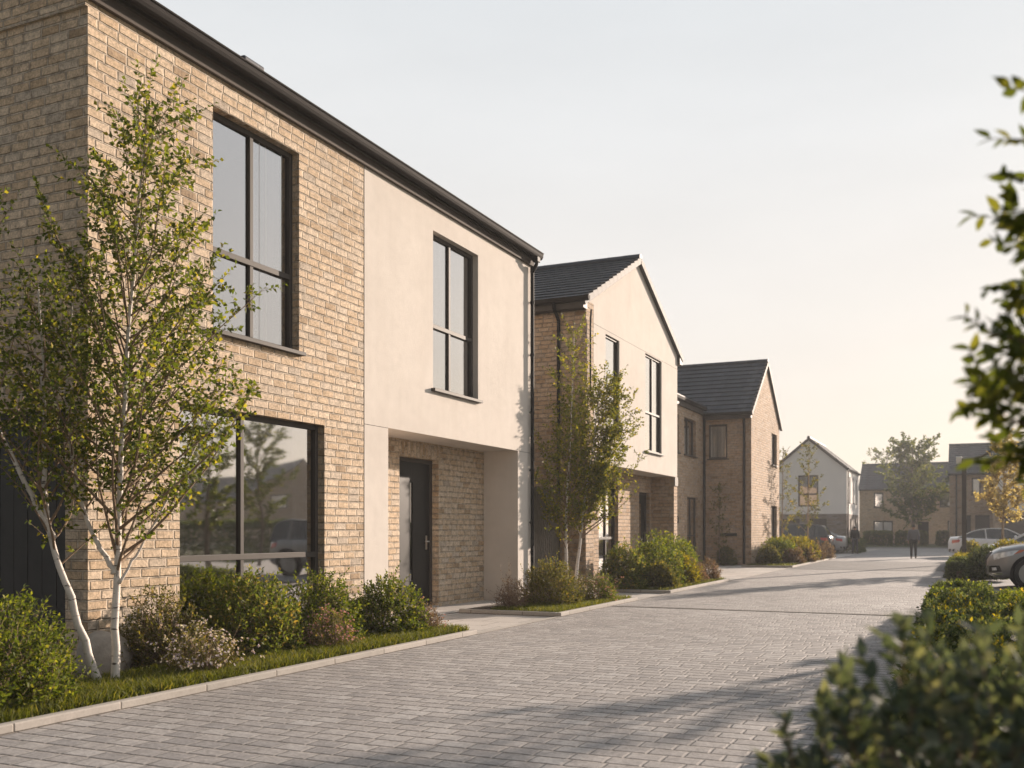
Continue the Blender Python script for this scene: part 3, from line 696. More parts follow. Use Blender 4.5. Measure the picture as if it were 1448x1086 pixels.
pipe(H1, [(X, Y, EZ + .2), (X, Y, EZ + .02), (FX + .06, Y, EZ - .14), (FX + .06, Y, EZ - .3), (FX + .06, Y, 3), (FX + .06, Y, .06)], .036,
     brackets=[((FX + .06, Y, z), (FX, Y, z)) for z in (.5, 1.5, 2.5, 3.6, 4.7, 5.7)])
bx = MB(); bx.box(FX + .09, FX + .2, 17.26, 17.4, EZ + .05, EZ + .18); bx.build('gutter_outlet', 'black', H1, bevel=.01)

# slatted fence across the gap
fe = thing('slat_fence', 'tall grey vertical slat fence closing the gap beside the nearest house', 'fence', (-8.2, 19, 0))
FF = Fr((-8.25, 0, 0), (0, 1, 0), (1, 0, 0)); m = MB(); k = 0; u = 17.45
while u < 20.36:
    m.fbox(FF, u, u + .07, .06, 2.26 + .02 * math.sin(k * 1.7), 0, .03); u += .105; k += 1
m.build('slats', 'fence', fe)
m = MB()
for z in (.4, 1.25, 2.05): m.fbox(FF, 17.42, 20.38, z, z + .08, -.05, -.002)
m.build('rail', 'fence', fe)
for u in (17.5, 18.9, 20.28):
    m = MB(); m.fbox(FF, u - .05, u + .05, 0, 2.3, -.16, -.052); m.build('post', 'boards', fe)

# ------------------------------------------------------------------ cream gabled house (middle)
H2 = thing('gabled_house', 'cream rendered gabled house with overhanging upper storey behind the slim birch', 'house', (FX, 20.4, 0), 'new houses along the lane')
F2 = F1; y0, y1 = 20.4, 27.9; ym = (y0 + y1) / 2; AZ = 8.16; BX = -16.5
F2b = Fr((-8.3, 0, 0), (0, 1, 0), (1, 0, 0)); F2s = Fr((FX, y0, 0), (-1, 0, 0), (0, -1, 0)); F2e = Fr((FX, y1, 0), (-1, 0, 0), (0, 1, 0))
w = MB(); w.wall(F2, y0, 20.9, 0, EZ); w.wall(F2s, 0, 8.87, 0, EZ + .1); w.wall(F2b, 20.9, 27.55, 0, 2.95, [(23.1, 24.6, .3, 2.5), (26.4, 27.4, 0, 2.42)], .12)
w.face([F2.p(27.55, 0), F2.p(27.55, 2.88), F2.p(27.55, 2.88, -.67), F2.p(27.55, 0, -.67)], (0, -1, 0))
w.face([F2.p(20.9, 0), F2.p(20.9, 2.88), F2.p(20.9, 2.88, -.67), F2.p(20.9, 0, -.67)], (0, 1, 0))
w.wall(F2, 27.55, y1, 0, 2.86); w.wall(F2e, 0, 8.87, 0, EZ + .1)
w.build('wall', 'brick_dark', H2)
w = MB(); w.wall(F2, 20.903, y1, 2.88, EZ, [(21.7, 22.7, 3.6, 5.9), (24.8, 26.3, 3.42, 5.96)], .08)
w.face([F2.p(y0, EZ, .0), F2.p(y1, EZ, .0), F2.p(ym, AZ, .0)], (1, 0, 0))
w.face([F2.p(20.9, 2.88), F2.p(y1, 2.88), F2.p(y1, 2.88, -.67), F2.p(20.9, 2.88, -.67)], -UP)
w.build('render_wall', 'render', H2)
j = MB(); j.fbox(F2, 20.91, y1 - .01, 5.985, 5.992, -.01, .002); j.build('movement_joint', 'fascia', H2)
window(H2, F2, 21.7, 22.7, 3.6, 5.9, d=.04, fw=.05, curtains=((.1, .9, .12),), zfloor=3.1)
window(H2, F2, 24.8, 26.3, 3.42, 5.96, d=.04, fw=.05, mull=(.5,), trans=(4.45,), curtains=((.08, .5, .12), (.55, .92, .12)), zfloor=3.1)
window(H2, F2b, 23.1, 24.6, .3, 2.5, mull=(.55,), trans=(1.15,), glass='glass_low', curtains=((.05, .3, .12),), zfloor=.1)
d = MB(); d.fbox(F2b, 26.4, 26.46, .02, 2.42, -.2, -.1); d.fbox(F2b, 27.34, 27.4, .02, 2.42, -.2, -.1); d.fbox(F2b, 26.46, 27.34, 2.35, 2.42, -.2, -.102); d.build('door_frame', 'frame', H2)
d = MB(); d.fbox(F2b, 26.46, 27.34, .02, 2.35, -.18, -.13); dd_ = d.build('front_door', 'door', H2)
d = MB(); d.fbox(F2b, 26.6, 26.95, .4, 2.1, -.13, -.124); d.build('glazing_panel', 'glass', dd_)
d = MB(); d.fbox(F2b, 27.2, 27.25, 1, 1.3, -.13, -.08); d.build('door_handle', 'steel', dd_)
th = math.atan((AZ - EZ) / (ym - y0)); Ls = (ym - y0 + .28) / math.cos(th)
rf = MB(); e0 = EZ + .05 - .28 * math.tan(th)
tiles(rf, (BX, y0 - .28, e0), (1, 0, 0), FX - BX + .06, Vector((0, math.cos(th), math.sin(th))), Ls)
tiles(rf, (BX, y1 + .28, e0), (1, 0, 0), FX - BX + .06, Vector((0, -math.cos(th), math.sin(th))), Ls)
r2 = rf.build('roof', 'tile', H2)
ridge(r2, (BX, ym, AZ + .1), (FX + .09, ym, AZ + .1), r=.1)
verge(r2, (FX + .01, y0 - .3, e0), (FX + .01, ym, AZ + .05), (1, 0, 0)); verge(r2, (FX + .01, y1 + .3, e0), (FX + .01, ym, AZ + .05), (1, 0, 0))
f = MB(); f.box(BX, FX + .04, y0 - .26, y0 - .002, EZ - .22, EZ - .03); f.build('eaves_box', 'frame', H2, bevel=.005)
f = MB(); f.box(FX - .2, FX + .08, y1 + .002, y1 + .26, EZ - .28, EZ - .05); f.build('eaves_box', 'frame', H2, bevel=.005)
gutter(H2, (BX, y0 - .27, EZ + .0), (FX + .2, y0 - .27, EZ + .0), (0, -1, 0), .12, .1)
pipe(H2, [(FX - .62, y0 - .33, EZ - .08), (FX - .62, y0 - .33, EZ - .2), (FX - .62, y0 - .07, EZ - .42), (FX - .62, y0 - .07, EZ - .7), (FX - .62, y0 - .07, 3), (FX - .62, y0 - .07, .05)])
pipe(H2, [(FX + .09, y0 + .1, EZ - .2), (FX + .05, y0 + .16, EZ - .5), (FX + .05, y0 + .16, EZ - .9), (FX + .05, y0 + .16, 4.4)], .022)
f = MB(); f.fbox(F2, 27.56, 27.88, 2.62, 2.87, -.0, .03); f.build('bracket_box', 'frame', H2)

# ------------------------------------------------------------------ brick gabled house with link
H3 = thing('brick_house', 'brown brick house with slate roofed gable wing beyond the cream gabled house', 'house', (FX, 38.6, 0), 'new houses along the lane')
F3l = Fr((-9.5, 0, 0), (0, 1, 0), (1, 0, 0)); y0, y1, E3, A3 = 38.6, 44.8, 5.98, 8.26; ym = (y0 + y1) / 2
F3s = Fr((FX, y0, 0), (-1, 0, 0), (0, -1, 0)); F3e = Fr((FX, y1, 0), (-1, 0, 0), (0, 1, 0))
w = MB(); w.wall(F3l, 27.9, 38.6, 0, 6.12, [(35.7, 37.4, 4.15, 5.54), (36.1, 37.75, .35, 2.6), (33.5, 34.95, 4.15, 5.54)])
w.wall(F1, y0, y1, 0, E3, [(42.9, 44.2, 4.15, 5.5), (42.9, 44.2, .1, 2.4)]); w.face([F1.p(y0, E3), F1.p(y1, E3), F1.p(ym, A3)], (1, 0, 0))
w.wall(F3s, 0, 8.5, 0, E3 + .1, [(.93, 1.66, 4.15, 5.5)]); w.wall(F3e, 0, 8.5, 0, E3 + .1)
w.build('wall', 'brick_dark', H3)
window(H3, F3l, 35.7, 37.4, 4.15, 5.54, mull=(.5,), curtains=((.05, .45, .1), (.6, .95, .1)), zfloor=3.2)
window(H3, F3l, 33.5, 34.95, 4.15, 5.54, zfloor=3.2)
window(H3, F3l, 36.1, 37.75, .35, 2.6, mull=(.55,), trans=(1.15,), glass='glass_low', curtains=((.1, .5, .12),), zfloor=.1)
window(H3, F3s, .93, 1.66, 4.15, 5.5, fw=.07, d=.04, glass='glass_soft', curtains=((.05, .95, .08),), zfloor=3.2)
window(H3, F1, 42.9, 44.2, 4.15, 5.5, mull=(.5,), zfloor=3.2); window(H3, F1, 42.9, 44.2, .1, 2.4, mull=(.5,), zfloor=.1, sill=False)
th = math.atan((A3 - E3) / (ym - y0)); Ls = (ym - y0 + .25) / math.cos(th); e0 = E3 + .06 - .25 * math.tan(th); rf = MB()
tiles(rf, (BX, y0 - .25, e0), (1, 0, 0), FX - BX + .06, Vector((0, math.cos(th), math.sin(th))), Ls, .34)
tiles(rf, (BX, y1 + .25, e0), (1, 0, 0), FX - BX + .06, Vector((0, -math.cos(th), math.sin(th))), Ls, .34)
t2 = R(6); tiles(rf, (-9.36, 28.0, 6.14), (0, 1, 0), 10.5, Vector((-math.cos(t2), 0, math.sin(t2))), 6.5)
r3 = rf.build('roof', 'tile', H3)
ridge(r3, (BX, ym, A3 + .1), (FX + .09, ym, A3 + .1), r=.1)
verge(r3, (FX + .01, y0 - .27, e0), (FX + .01, ym, A3 + .05), (1, 0, 0)); verge(r3, (FX + .01, y1 + .27, e0), (FX + .01, ym, A3 + .05), (1, 0, 0))
f = MB(); f.box(-9.4, FX + .03, y0 - .24, y0 - .002, E3 - .3, E3 - .08); f.box(-9.498, -9.42, 28, 38.3, 5.86, 6.1); f.build('fascia', 'frame', H3)
gutter(H3, (-9.42, 28, 6.12), (-9.42, 38.4, 6.12), (1, 0, 0), .12, .1); gutter(H3, (-9.4, y0 - .25, E3 - .07), (FX + .1, y0 - .25, E3 - .07), (0, -1, 0), .12, .1)
pipe(H3, [(-9.44, 38.5, 5.9), (-9.44, 38.5, .05)], .05)
pipe(H3, [(-7.9, y0 - .3, E3 - .1), (-7.9, y0 - .06, E3 - .45), (-7.9, y0 - .06, 3), (-7.9, y0 - .06, .05)], .05)
v = MB(); v.fbox(F3s, .55, 1.2, 1.12, 1.24, 0, .02); v.build('wall_vent', 'black', H3)
wl = thing('wall_lantern', 'small black lantern on the brown brick wall beside the cream house porch', 'lantern', (-9.44, 34.4, 1.75))
m = MB(); m.box(-9.497, -9.47, 34.3, 34.4, 1.68, 1.9); m.build('back_plate', 'black', wl)
m = MB(); m.box(-9.46, -9.36, 34.27, 34.43, 1.6, 1.82); m.build('lamp_body', 'black', wl, bevel=.01)
m = MB(); m.box(-9.47, -9.36, 34.33, 34.37, 1.83, 1.87); m.build('arm', 'black', wl)

# ------------------------------------------------------------------ white gabled house behind the black car
H4 = thing('white_house', 'white gabled house with dark brick ground floor behind the black parked car', 'house', (-10.65, 75, 0), 'new houses along the lane')
F4 = Fr((0, 75, 0), (1, 0, 0), (0, -1, 0)); F4s = Fr((-8, 0, 0), (0, 1, 0), (1, 0, 0)); x0, x1, xm, E4, A4 = -13.3, -8.0, -10.65, 5.85, 8.05
w = MB(); w.wall(F4, x0, x1, 2.55, E4, [(-11.42, -9.98, 3.1, 5.4)], .1); w.face([F4.p(x0, E4), F4.p(x1, E4), F4.p(xm, A4)], (0, -1, 0))
w.wall(F4s, 75, 83.5, 2.55, E4, [(76.6, 77.5, 3.4, 5.3), (79, 79.9, 3.4, 5.3), (81.3, 82.2, 3.4, 5.3)], .1)
w.face([(x0, 75, 0), (x0, 83.5, 0), (x0, 83.5, E4), (x0, 75, E4)], (-1, 0, 0)); w.face([(x0, 83.5, 0), (x1, 83.5, 0), (x1, 83.5, E4), (xm, 83.5, A4), (x0, 83.5, E4)], (0, 1, 0))
w.build('render_wall', 'render_white', H4)
w = MB(); w.wall(F4, x0, x1 - .002, 0, 2.55, [(-12.6, -11.3, 0, 2.2), (-10.6, -9.4, 0, 2.2)], .12, floor=False); w.wall(F4s, 75.002, 83.5, 0, 2.548, [(77.2, 78.1, .2, 2.2), (80.6, 81.5, .2, 2.2)], .1)
w.build('wall', 'brick_grey', H4)
window(H4, F4, -11.42, -9.98, 3.1, 5.4, d=.1, mull=(.5,), trans=(4.0,), zfloor=2.9, sill=False, fw=.11, rm=False, glass='glass_soft', curtains=((.02, .98, .08),))
for a in (76.6, 79, 81.3): window(H4, F4s, a, a + .9, 3.4, 5.3, d=.1, zfloor=2.9)
for a in (77.2, 80.6): window(H4, F4s, a, a + .9, .2, 2.2, d=.1, zfloor=.1, sill=False)
for a, b in ((-12.6, -11.3), (-10.6, -9.4)): boardboard(H4, 'garage_door', F4, a, b, 0, 2.2, -.1, 'boards2' if 'boards2' in M else 'frame', .3)
th = math.atan((A4 - E4) / (x1 - xm)); Ls = (x1 - xm + .15) / math.cos(th); rf = MB(); e0 = E4 + .05 - .15 * math.tan(th)
tiles(rf, (x1 + .15, 74.9, e0), (0, 1, 0), 8.7, Vector((-math.cos(th), 0, math.sin(th))), Ls, .35); tiles(rf, (x0 - .15, 74.9, e0), (0, 1, 0), 8.7, Vector((math.cos(th), 0, math.sin(th))), Ls, .35)
r4 = rf.build('roof', 'tile', H4); ridge(r4, (xm, 74.86, A4 + .1), (xm, 83.6, A4 + .1), r=.12)
gutter(H4, (x1 + .02, 74.9, E4 - .02), (x1 + .02, 83.5, E4 - .02), (1, 0, 0), .13, .12)
for s_, x in ((1, x1), (-1, x0)):
    m = MB(); a_, b_ = Vector((x + .12 * s_, 74.9, e0)), Vector((xm, 74.9, A4 + .05)); q = Vector((0, 0, -.16))
    m.hexa([a_ + q, b_ + q, b_ + q + Vector((0, .09, 0)), a_ + q + Vector((0, .09, 0)), a_, b_, b_ + Vector((0, .09, 0)), a_ + Vector((0, .09, 0))]); m.build('barge_board', 'frame', r4)
pipe(H4, [(x1 + .08, 75.2, E4 - .1), (x1 + .06, 75.2, .05)], .05)

# ------------------------------------------------------------------ far terrace across the end of the lane
H5 = thing('brick_house', 'long low brick house closing the far end of the lane behind the round tree', 'house', (-3, 106, 0), 'new houses along the lane')
F5 = Fr((0, 106, 0), (1, 0, 0), (0, -1, 0)); x0, x1, E5, A5 = -10.1, 4.0, 5.5, 8.1
hs = [(-8.7, -7.8, 3.65, 5.15), (-8.75, -6.9, .65, 2.3), (-1.9, -.7, .65, 2.3), (-4.6, -3.6, .0, 2.2), (-2.6, -1.5, 3.65, 5.15)]
w = MB(); w.wall(F5, x0, x1, 0, E5, hs, .1); w.face([(x0, 106, 0), (x0, 114, 0), (x0, 114, E5), (x0, 110, A5), (x0, 106, E5)], (-1, 0, 0)); w.face([(x1, 106, 0), (x1, 114, 0), (x1, 114, E5), (x1, 110, A5), (x1, 106, E5)], (1, 0, 0)); w.face([(x0, 114, 0), (x1, 114, 0), (x1, 114, E5), (x0, 114, E5)], (0, 1, 0))
w.build('wall', 'brick', H5)
for h in hs:
    if h[2] > 0: window(H5, F5, *h, d=.08, mull=(.5,) if h[1] - h[0] > 1.3 else (), zfloor=h[2] - .3, fw=.13)
d = MB(); d.fbox(F5, -4.6, -3.6, 0, 2.2, -.15, -.09); d.build('front_door', 'door', H5)
th = math.atan((A5 - E5) / 4); Ls = 4.2 / math.cos(th); rf = MB(); e0 = E5 + .05 - .2 * math.tan(th)
tiles(rf, (x0 - .1, 105.8, e0), (1, 0, 0), x1 - x0 + .2, Vector((0, math.cos(th), math.sin(th))), Ls, .35); tiles(rf, (x0 - .1, 114.2, e0), (1, 0, 0), x1 - x0 + .2, Vector((0, -math.cos(th), math.sin(th))), Ls, .35)
r5 = rf.build('roof', 'tile', H5); ridge(r5, (x0 - .1, 110, A5 + .12), (x1 + .1, 110, A5 + .12), r=.13)
gutter(H5, (x0, 105.8, E5 - .02), (x1, 105.8, E5 - .02), (0, -1, 0), .13, .12)

# ------------------------------------------------------------------ right hand house with pale gable
H6 = thing('brick_house', 'brick house with dark slate roof and pale gable behind the street lamp', 'house', (2, 86, 0), 'new houses along the lane')
F6 = Fr((0, 86, 0), (1, 0, 0), (0, -1, 0)); F6s = Fr((-1.4, 0, 0), (0, 1, 0), (-1, 0, 0)); x0, x1, E6, A6 = -1.4, 9, 5.85, 8.3
hs = [(.2, .85, 4.15, 5.5), (-.45, .15, 0, 2.55), (.45, 1.5, 0, 2.55)]
w = MB(); w.wall(F6, x0, x1, 0, E6, hs, .15); w.wall(F6s, 86, 94, 0, E6); w.face([(x0, 86, E6), (x0, 94, E6), (x0, 90, A6)], (-1, 0, 0)); w.face([(x1, 86, 0), (x1, 94, 0), (x1, 94, E6), (x1, 90, A6), (x1, 86, E6)], (1, 0, 0)); w.face([(x0, 94, 0), (x1, 94, 0), (x1, 94, E6), (x0, 94, E6)], (0, 1, 0))
F6g = Fr((0, 83.2, 0), (1, 0, 0), (0, -1, 0)); F6gs = Fr((1.7, 0, 0), (0, 1, 0), (-1, 0, 0))
w.wall(F6g, 1.7, 8, 0, 2.8, [(2.3, 4.6, 0, 2.4)], .15, floor=False); w.wall(F6gs, 83.2, 86, 0, 2.8)
w.build('wall', 'brick_dark', H6)
w = MB(); w.wall(F6g, 1.7, 8, 2.8, 6.1, [(2.4, 3.1, 3.9, 5.4)], .1); w.face([F6g.p(1.7, 6.1), F6g.p(8, 6.1), F6g.p(4.85, 8.9)], (0, -1, 0)); w.wall(F6gs, 83.2, 86, 2.8, 6.1); w.build('render_wall', 'render_white', H6)
window(H6, F6, *hs[0], d=.1, zfloor=3.5, fw=.12); window(H6, F6g, 2.4, 3.1, 3.9, 5.4, d=.1, zfloor=3.5, fw=.09)
boardboard(H6, 'garage_door', F6g, 2.3, 4.6, 0, 2.4, -.12, 'frame', .3)
for h in hs[1:]:
    d = MB(); d.fbox(F6, h[0], h[1], 0, h[3], -.2, -.14); d.build('front_door', 'door', H6)
th = math.atan((A6 - E6) / 4); Ls = 4.2 / math.cos(th); rf = MB(); e0 = E6 + .05 - .2 * math.tan(th)
tiles(rf, (x0 - .1, 85.8, e0), (1, 0, 0), x1 - x0 + .2, Vector((0, math.cos(th), math.sin(th))), Ls, .35); tiles(rf, (x0 - .1, 94.2, e0), (1, 0, 0), x1 - x0 + .2, Vector((0, -math.cos(th), math.sin(th))), Ls, .35)
th = math.atan(2.8 / 3.15); Lg = 3.35 / math.cos(th); e1 = 6.15 - .2 * math.tan(th)
tiles(rf, (1.5, 83.1, e1), (0, 1, 0), 6.8, Vector((math.cos(th), 0, math.sin(th))), Lg, .35); tiles(rf, (8.2, 83.1, e1), (0, 1, 0), 6.8, Vector((-math.cos(th), 0, math.sin(th))), Lg, .35)
r6 = rf.build('roof', 'tile', H6); ridge(r6, (x0 - .1, 90, A6 + .12), (x1, 90, A6 + .12), r=.13)
gutter(H6, (x0 - .1, 85.8, E6 - .02), (1.5, 85.8, E6 - .02), (0, -1, 0), .13, .12)
pipe(H6, [(-.9, 85.9, E6 - .1), (-.9, 85.94, .05)], .06)

# houses on the other side of the car park: seen only mirrored in the near windows
for i, (cx, cy, rz, lab) in enumerate([(46, 80, R(38), 'brick house across the car park, mirrored in the tall ground floor window'), (72, 100, R(-20), 'brick house beyond the car park, mirrored in the cream house windows')]):
    H = thing('brick_house', lab, 'house', (cx, cy, 0), 'houses across the car park', rz)
    m = MB(); m.box(-5, 5, -4, 4, 0, 5.2); m.face([(-5, -4, 5.2), (-5, 4, 5.2), (-5, 0, 8)], (-1, 0, 0)); m.face([(5, -4, 5.2), (5, 4, 5.2), (5, 0, 8)], (1, 0, 0)); m.build('wall', 'brick_dark', H, local=True)
    m = MB(); th = math.atan(2.8 / 4)
    tiles(m, (-5.15, -4.25, 5.03), (1, 0, 0), 10.3, Vector((0, math.cos(th), math.sin(th))), 4.3 / math.cos(th), .35); tiles(m, (-5.15, 4.25, 5.03), (1, 0, 0), 10.3, Vector((0, -math.cos(th), math.sin(th))), 4.3 / math.cos(th), .35); m.build('roof', 'tile', H, local=True)
    FL = Fr((-5, 0, 0), (0, 1, 0), (-1, 0, 0))
    for u in (-2.6, 1):
        for z in (.8, 3.4):
            m = MB(); m.fbox(FL, u, u + 1.5, z, z + 1.4, 0, .05); wn_ = m.build('window', 'frame', H, local=True); m = MB(); m.fbox(FL, u + .08, u + 1.42, z + .08, z + 1.32, .052, .056); m.build('pane', 'glass', wn_, local=True)
HAZE = .0008
# ------------------------------------------------------------------ trees
wallclip = lambda p: p[0] < -20 or p[0] > -7.52
def prof(Lm, a=.25, pk=.35):
    """branch length along the stem: short at the bottom of the crown, longest low, tapering to the tip"""
    return lambda t: Lm * (.55 + .45 * min(1, max(0, (t - a) / max(.01, pk - a)))) * (1 - max(0, (t - pk) / (1 - pk)) ** 1.15 * .8)
tree('birch_tree', 'upright white-barked birch in front of the brick corner, taller of the two nearest', 'tree',
     [dict(pts=[(-6.58, 6.22, .03), (-6.6, 6.25, .9), (-6.56, 6.28, 2.2), (-6.54, 6.36, 3.4), (-6.47, 6.45, 4.85)], r0=.04, r1=.008, t0=.27, nb=84, prof=prof(1.85, .22, .36), bias=(.14, .18, -.1)),
      dict(pts=[(-6.61, 6.24, .98), (-6.86, 6.15, 1.5), (-7.0, 6.1, 2.3), (-6.98, 6.12, 3.3)], r0=.026, r1=.006, t0=.3, nb=24, prof=prof(.85, .3, .5)),
      dict(pts=[(-6.57, 6.25, .9), (-6.42, 6.45, 1.35), (-6.3, 6.75, 1.9), (-6.25, 6.95, 2.4)], r0=.014, r1=.004, t0=.35, nb=13, prof=prof(.75, .3, .5))],
     'lf_birch', 'birch', 4, 'birch trees in the front gardens', ll=.052, lw=.037, clip=wallclip, nl=9, sub=.085)
tree('birch_tree', 'leaning white-barked birch beside the dark boarded garage door', 'tree',
     [dict(pts=[(-6.66, 6.13, .03), (-6.82, 6.0, .7), (-7.05, 5.92, 1.5), (-7.1, 5.95, 2.4), (-7.12, 5.9, 3.4)], r0=.04, r1=.008, t0=.36, nb=34, prof=prof(1.0, .3, .5)),
      dict(pts=[(-6.98, 5.94, 1.28), (-7.2, 5.75, 1.9), (-7.45, 5.55, 2.7), (-7.62, 5.4, 3.9), (-7.85, 5.3, 5.0)], r0=.024, r1=.005, t0=.2, nb=28, prof=prof(.9, .3, .45))],
     'lf_birch', 'birch', 9, 'birch trees in the front gardens', ll=.05, lw=.035, clip=lambda p: p[1] < 6.8, nl=8, sub=.1)
tree('birch_tree', 'slim two-stemmed birch by the slat fence before the cream gabled house', 'tree',
     [dict(pts=[(-7.4, 18.75, .03), (-7.44, 18.75, .9), (-7.45, 18.8, 2), (-7.42, 18.95, 3.3), (-7.4, 19.1, 5.4)], r0=.05, r1=.008, t0=.26, nb=80, prof=prof(1.3, .25, .36), bias=(-.02, .1, 0)),
      dict(pts=[(-7.3, 18.85, .03), (-7.25, 19.0, 1), (-7.2, 19.2, 2), (-7.12, 19.5, 3.2), (-7.08, 19.75, 4.3)], r0=.042, r1=.006, t0=.28, nb=110, prof=prof(2.6, .25, .34), bias=(.34, .72, -.08))],
     'lf_birch_warm', 'birch', 5, 'birch trees in the front gardens', ll=.062, lw=.044, clip=lambda p: (p[0] > -7.5 or (17.5 < p[1] < 20.3 and p[0] > -8.1)) and p[1] > 17.3 + (p[0] + 7.63) * 2.4, nl=8, sub=.1, el=(25, 58))
tree('sapling', 'thin sapling against the shaded side wall of the brown brick house', 'tree',
     [dict(pts=[(-8.7, 37.9, .03), (-8.72, 37.9, 1.3), (-8.7, 37.92, 2.9)], r0=.03, r1=.008, t0=.25, nb=16, prof=prof(.6, .2, .4))],
     'lf_olive', 'bark', 3, ll=.1, lw=.07, nl=6, sub=.2)
tree('sapling', 'thin young tree rising from the golden shrubs before the white gabled house', 'tree',
     [dict(pts=[(-6.55, 46, .03), (-6.56, 46, 2), (-6.52, 46, 5)], r0=.05, r1=.01, t0=.33, nb=30, prof=prof(1.05, .25, .4))],
     'lf_olive', 'bark_pale', 6, 'thin young trees', ll=.11, lw=.075, nl=6, sub=.2, el=(25, 50))
tree('sapling', 'thin young tree half hidden behind the far corner of the brown brick house', 'tree',
     [dict(pts=[(-7.9, 47.2, .03), (-7.9, 47.2, 2), (-7.86, 47.2, 5)], r0=.05, r1=.01, t0=.33, nb=26, prof=prof(.9, .25, .4))],
     'lf_olive', 'bark', 8, 'thin young trees', ll=.11, lw=.075, nl=6, sub=.2, el=(25, 50))
def oval(Lm): return lambda t: Lm * math.sqrt(max(.05, 1 - ((t - .42) / .62) ** 2))
tree('maple_tree', 'full round green tree standing at the far end of the lane', 'tree',
     [dict(pts=[(-4.55, 95, 0), (-4.5, 95, 2.4), (-4.6, 95, 5.5), (-4.5, 95, 8.6)], r0=.17, r1=.03, t0=.24, nb=66, prof=lambda t: oval(3.5)(t) * (.75 + .45 * math.sin(t * 23) ** 2))],
     'lf_far', 'bark', 12, ll=.24, lw=.17, nl=9, sub=.2, twl=(.45, 1.0), twigbark='bark', el=(5, 48), bend=.2)
tree('maple_tree', 'tree crown showing above the slate roof of the far brick house', 'tree',
     [dict(pts=[(-8.6, 121, 0), (-8.6, 121, 5), (-8.5, 121, 10.3)], r0=.2, r1=.03, t0=.3, nb=36, prof=oval(3.2)), ],
     'lf_far', 'bark', 13, 'trees behind the far house', ll=.26, lw=.18, nl=8, sub=.4, twl=(.5, 1.0), twigbark='bark', el=(5, 48), bend=.2)
tree('amber_tree', 'small pale amber leaved tree between the parked cars and street lamp', 'tree',
     [dict(pts=[(1.05, 38.4, .03), (1.08, 38.4, 1.6), (1.12, 38.4, 3.0), (1.1, 38.4, 4.45)], r0=.055, r1=.01, t0=.3, nb=56, prof=prof(1.1, .25, .38))],
     'lf_yellow', 'bark_pale', 15, ll=.12, lw=.09, nl=9, sub=.12, el=(18, 50))
# trees of the car park, beyond the right edge of the picture (they shade the lane and are mirrored in the windows)
for i, (x, y, h, r_) in enumerate([(2.75, 15.8, 4.0, 1.15), (2.5, 20.2, 3.9, 1.0), (10, 31.5, 5.2, 1.6)]):
    tree('maple_tree', ['leafy car park tree nearest the lane, casting the lower shadow on the setts', 'leafy car park tree behind the grey car, casting the long shadow on the setts', 'leafy tree in the car park mirrored in the tall ground floor window'][i], 'tree',
         [dict(pts=[(x, y, 0), (x + .04, y, h * .5), (x, y, h)], r0=.08, r1=.015, t0=.3, nb=(26, 30, 50)[i], prof=oval(r_))], 'lf_far', 'bark', 20 + i, 'trees of the car park', ll=.12, lw=.09, nl=8, sub=.16, el=(10, 50))
# the near tall shrub whose leafy twigs hang in at the right edge
tree('foreground_tree', 'blurred leafy branches hanging in at the right edge close to the camera', 'tree',
     [dict(pts=[(.4, 2.38, 0), (.4, 2.38, 1.0), (.36, 2.39, 1.6), (.34, 2.38, 2.45)], r0=.018, r1=.006, t0=.55, nb=84, prof=prof(.38, .5, .62), bias=(-.6, -.15, -.1)),],
     'lf_forelit', 'bark', 31, ll=.04, lw=.021, nl=9, sub=.04, clip=lambda p: p[0] > -.035, twl=(.07, .17), el=(10, 45), big=True, bend=.5)

# ------------------------------------------------------------------ shrubs of the first garden
Z = .055
shrub('large bright green shrub at the left edge in front of the dark garage door', (-6.6, 4.95, Z), .62, .72, .76, 'lf_bright', n=620, nl=11, ll=.042, lw=.024, seed=1, clip=None, sl=.24, shoots=30)
shrub('dark olive shrub between the birch trunks and the tall ground floor window', (-7.02, 7.25, Z), .42, .36, .6, 'lf_olive', n=330, nl=10, ll=.035, lw=.018, seed=2, shoots=26, sl=.2)
shrub('broad reddish green shrub under the tall ground floor window', (-6.92, 8.35, Z), .56, .62, .74, 'lf_red', n=520, nl=10, ll=.05, lw=.028, seed=3, shoots=24, sl=.2)
shrub('green shrub at the right end of the tall ground floor window', (-6.85, 9.55, Z), .5, .52, .62, 'lf_green', n=420, nl=10, ll=.045, lw=.026, seed=4, shoots=22, sl=.2)
shrub('pale grey-green shrub with white flecks before the front door', (-6.62, 10.55, Z), .5, .55, .7, 'lf_green', n=420, nl=10, ll=.042, lw=.026, seed=5, shoots=24, flowers='fl_white', fn=36)
fw = dict(group='flowering plants in the garden beds', cat='flowers', name='flowering_plant', clip=None)
shrub('clump of white and lilac flowers beside the birch trunks', (-6.3, 6.95, Z), .32, .36, .36, 'lf_olive', n=150, nl=7, ll=.035, lw=.014, seed=6, flowers='fl_white', fn=110, sl=.2, **fw)
shrub('clump of pink flowers between the reddish and green shrubs', (-6.3, 8.95, Z), .28, .32, .38, 'lf_olive', n=130, nl=7, ll=.035, lw=.014, seed=7, flowers='fl_pink', fn=75, sl=.2, **fw)
shrub('low dusky purple plant at the end of the first garden bed', (-6.35, 11.05, Z), .26, .26, .34, 'lf_purple', n=130, nl=8, ll=.03, lw=.014, seed=8, flowers='fl_pink', fn=30, sl=.16, **fw)
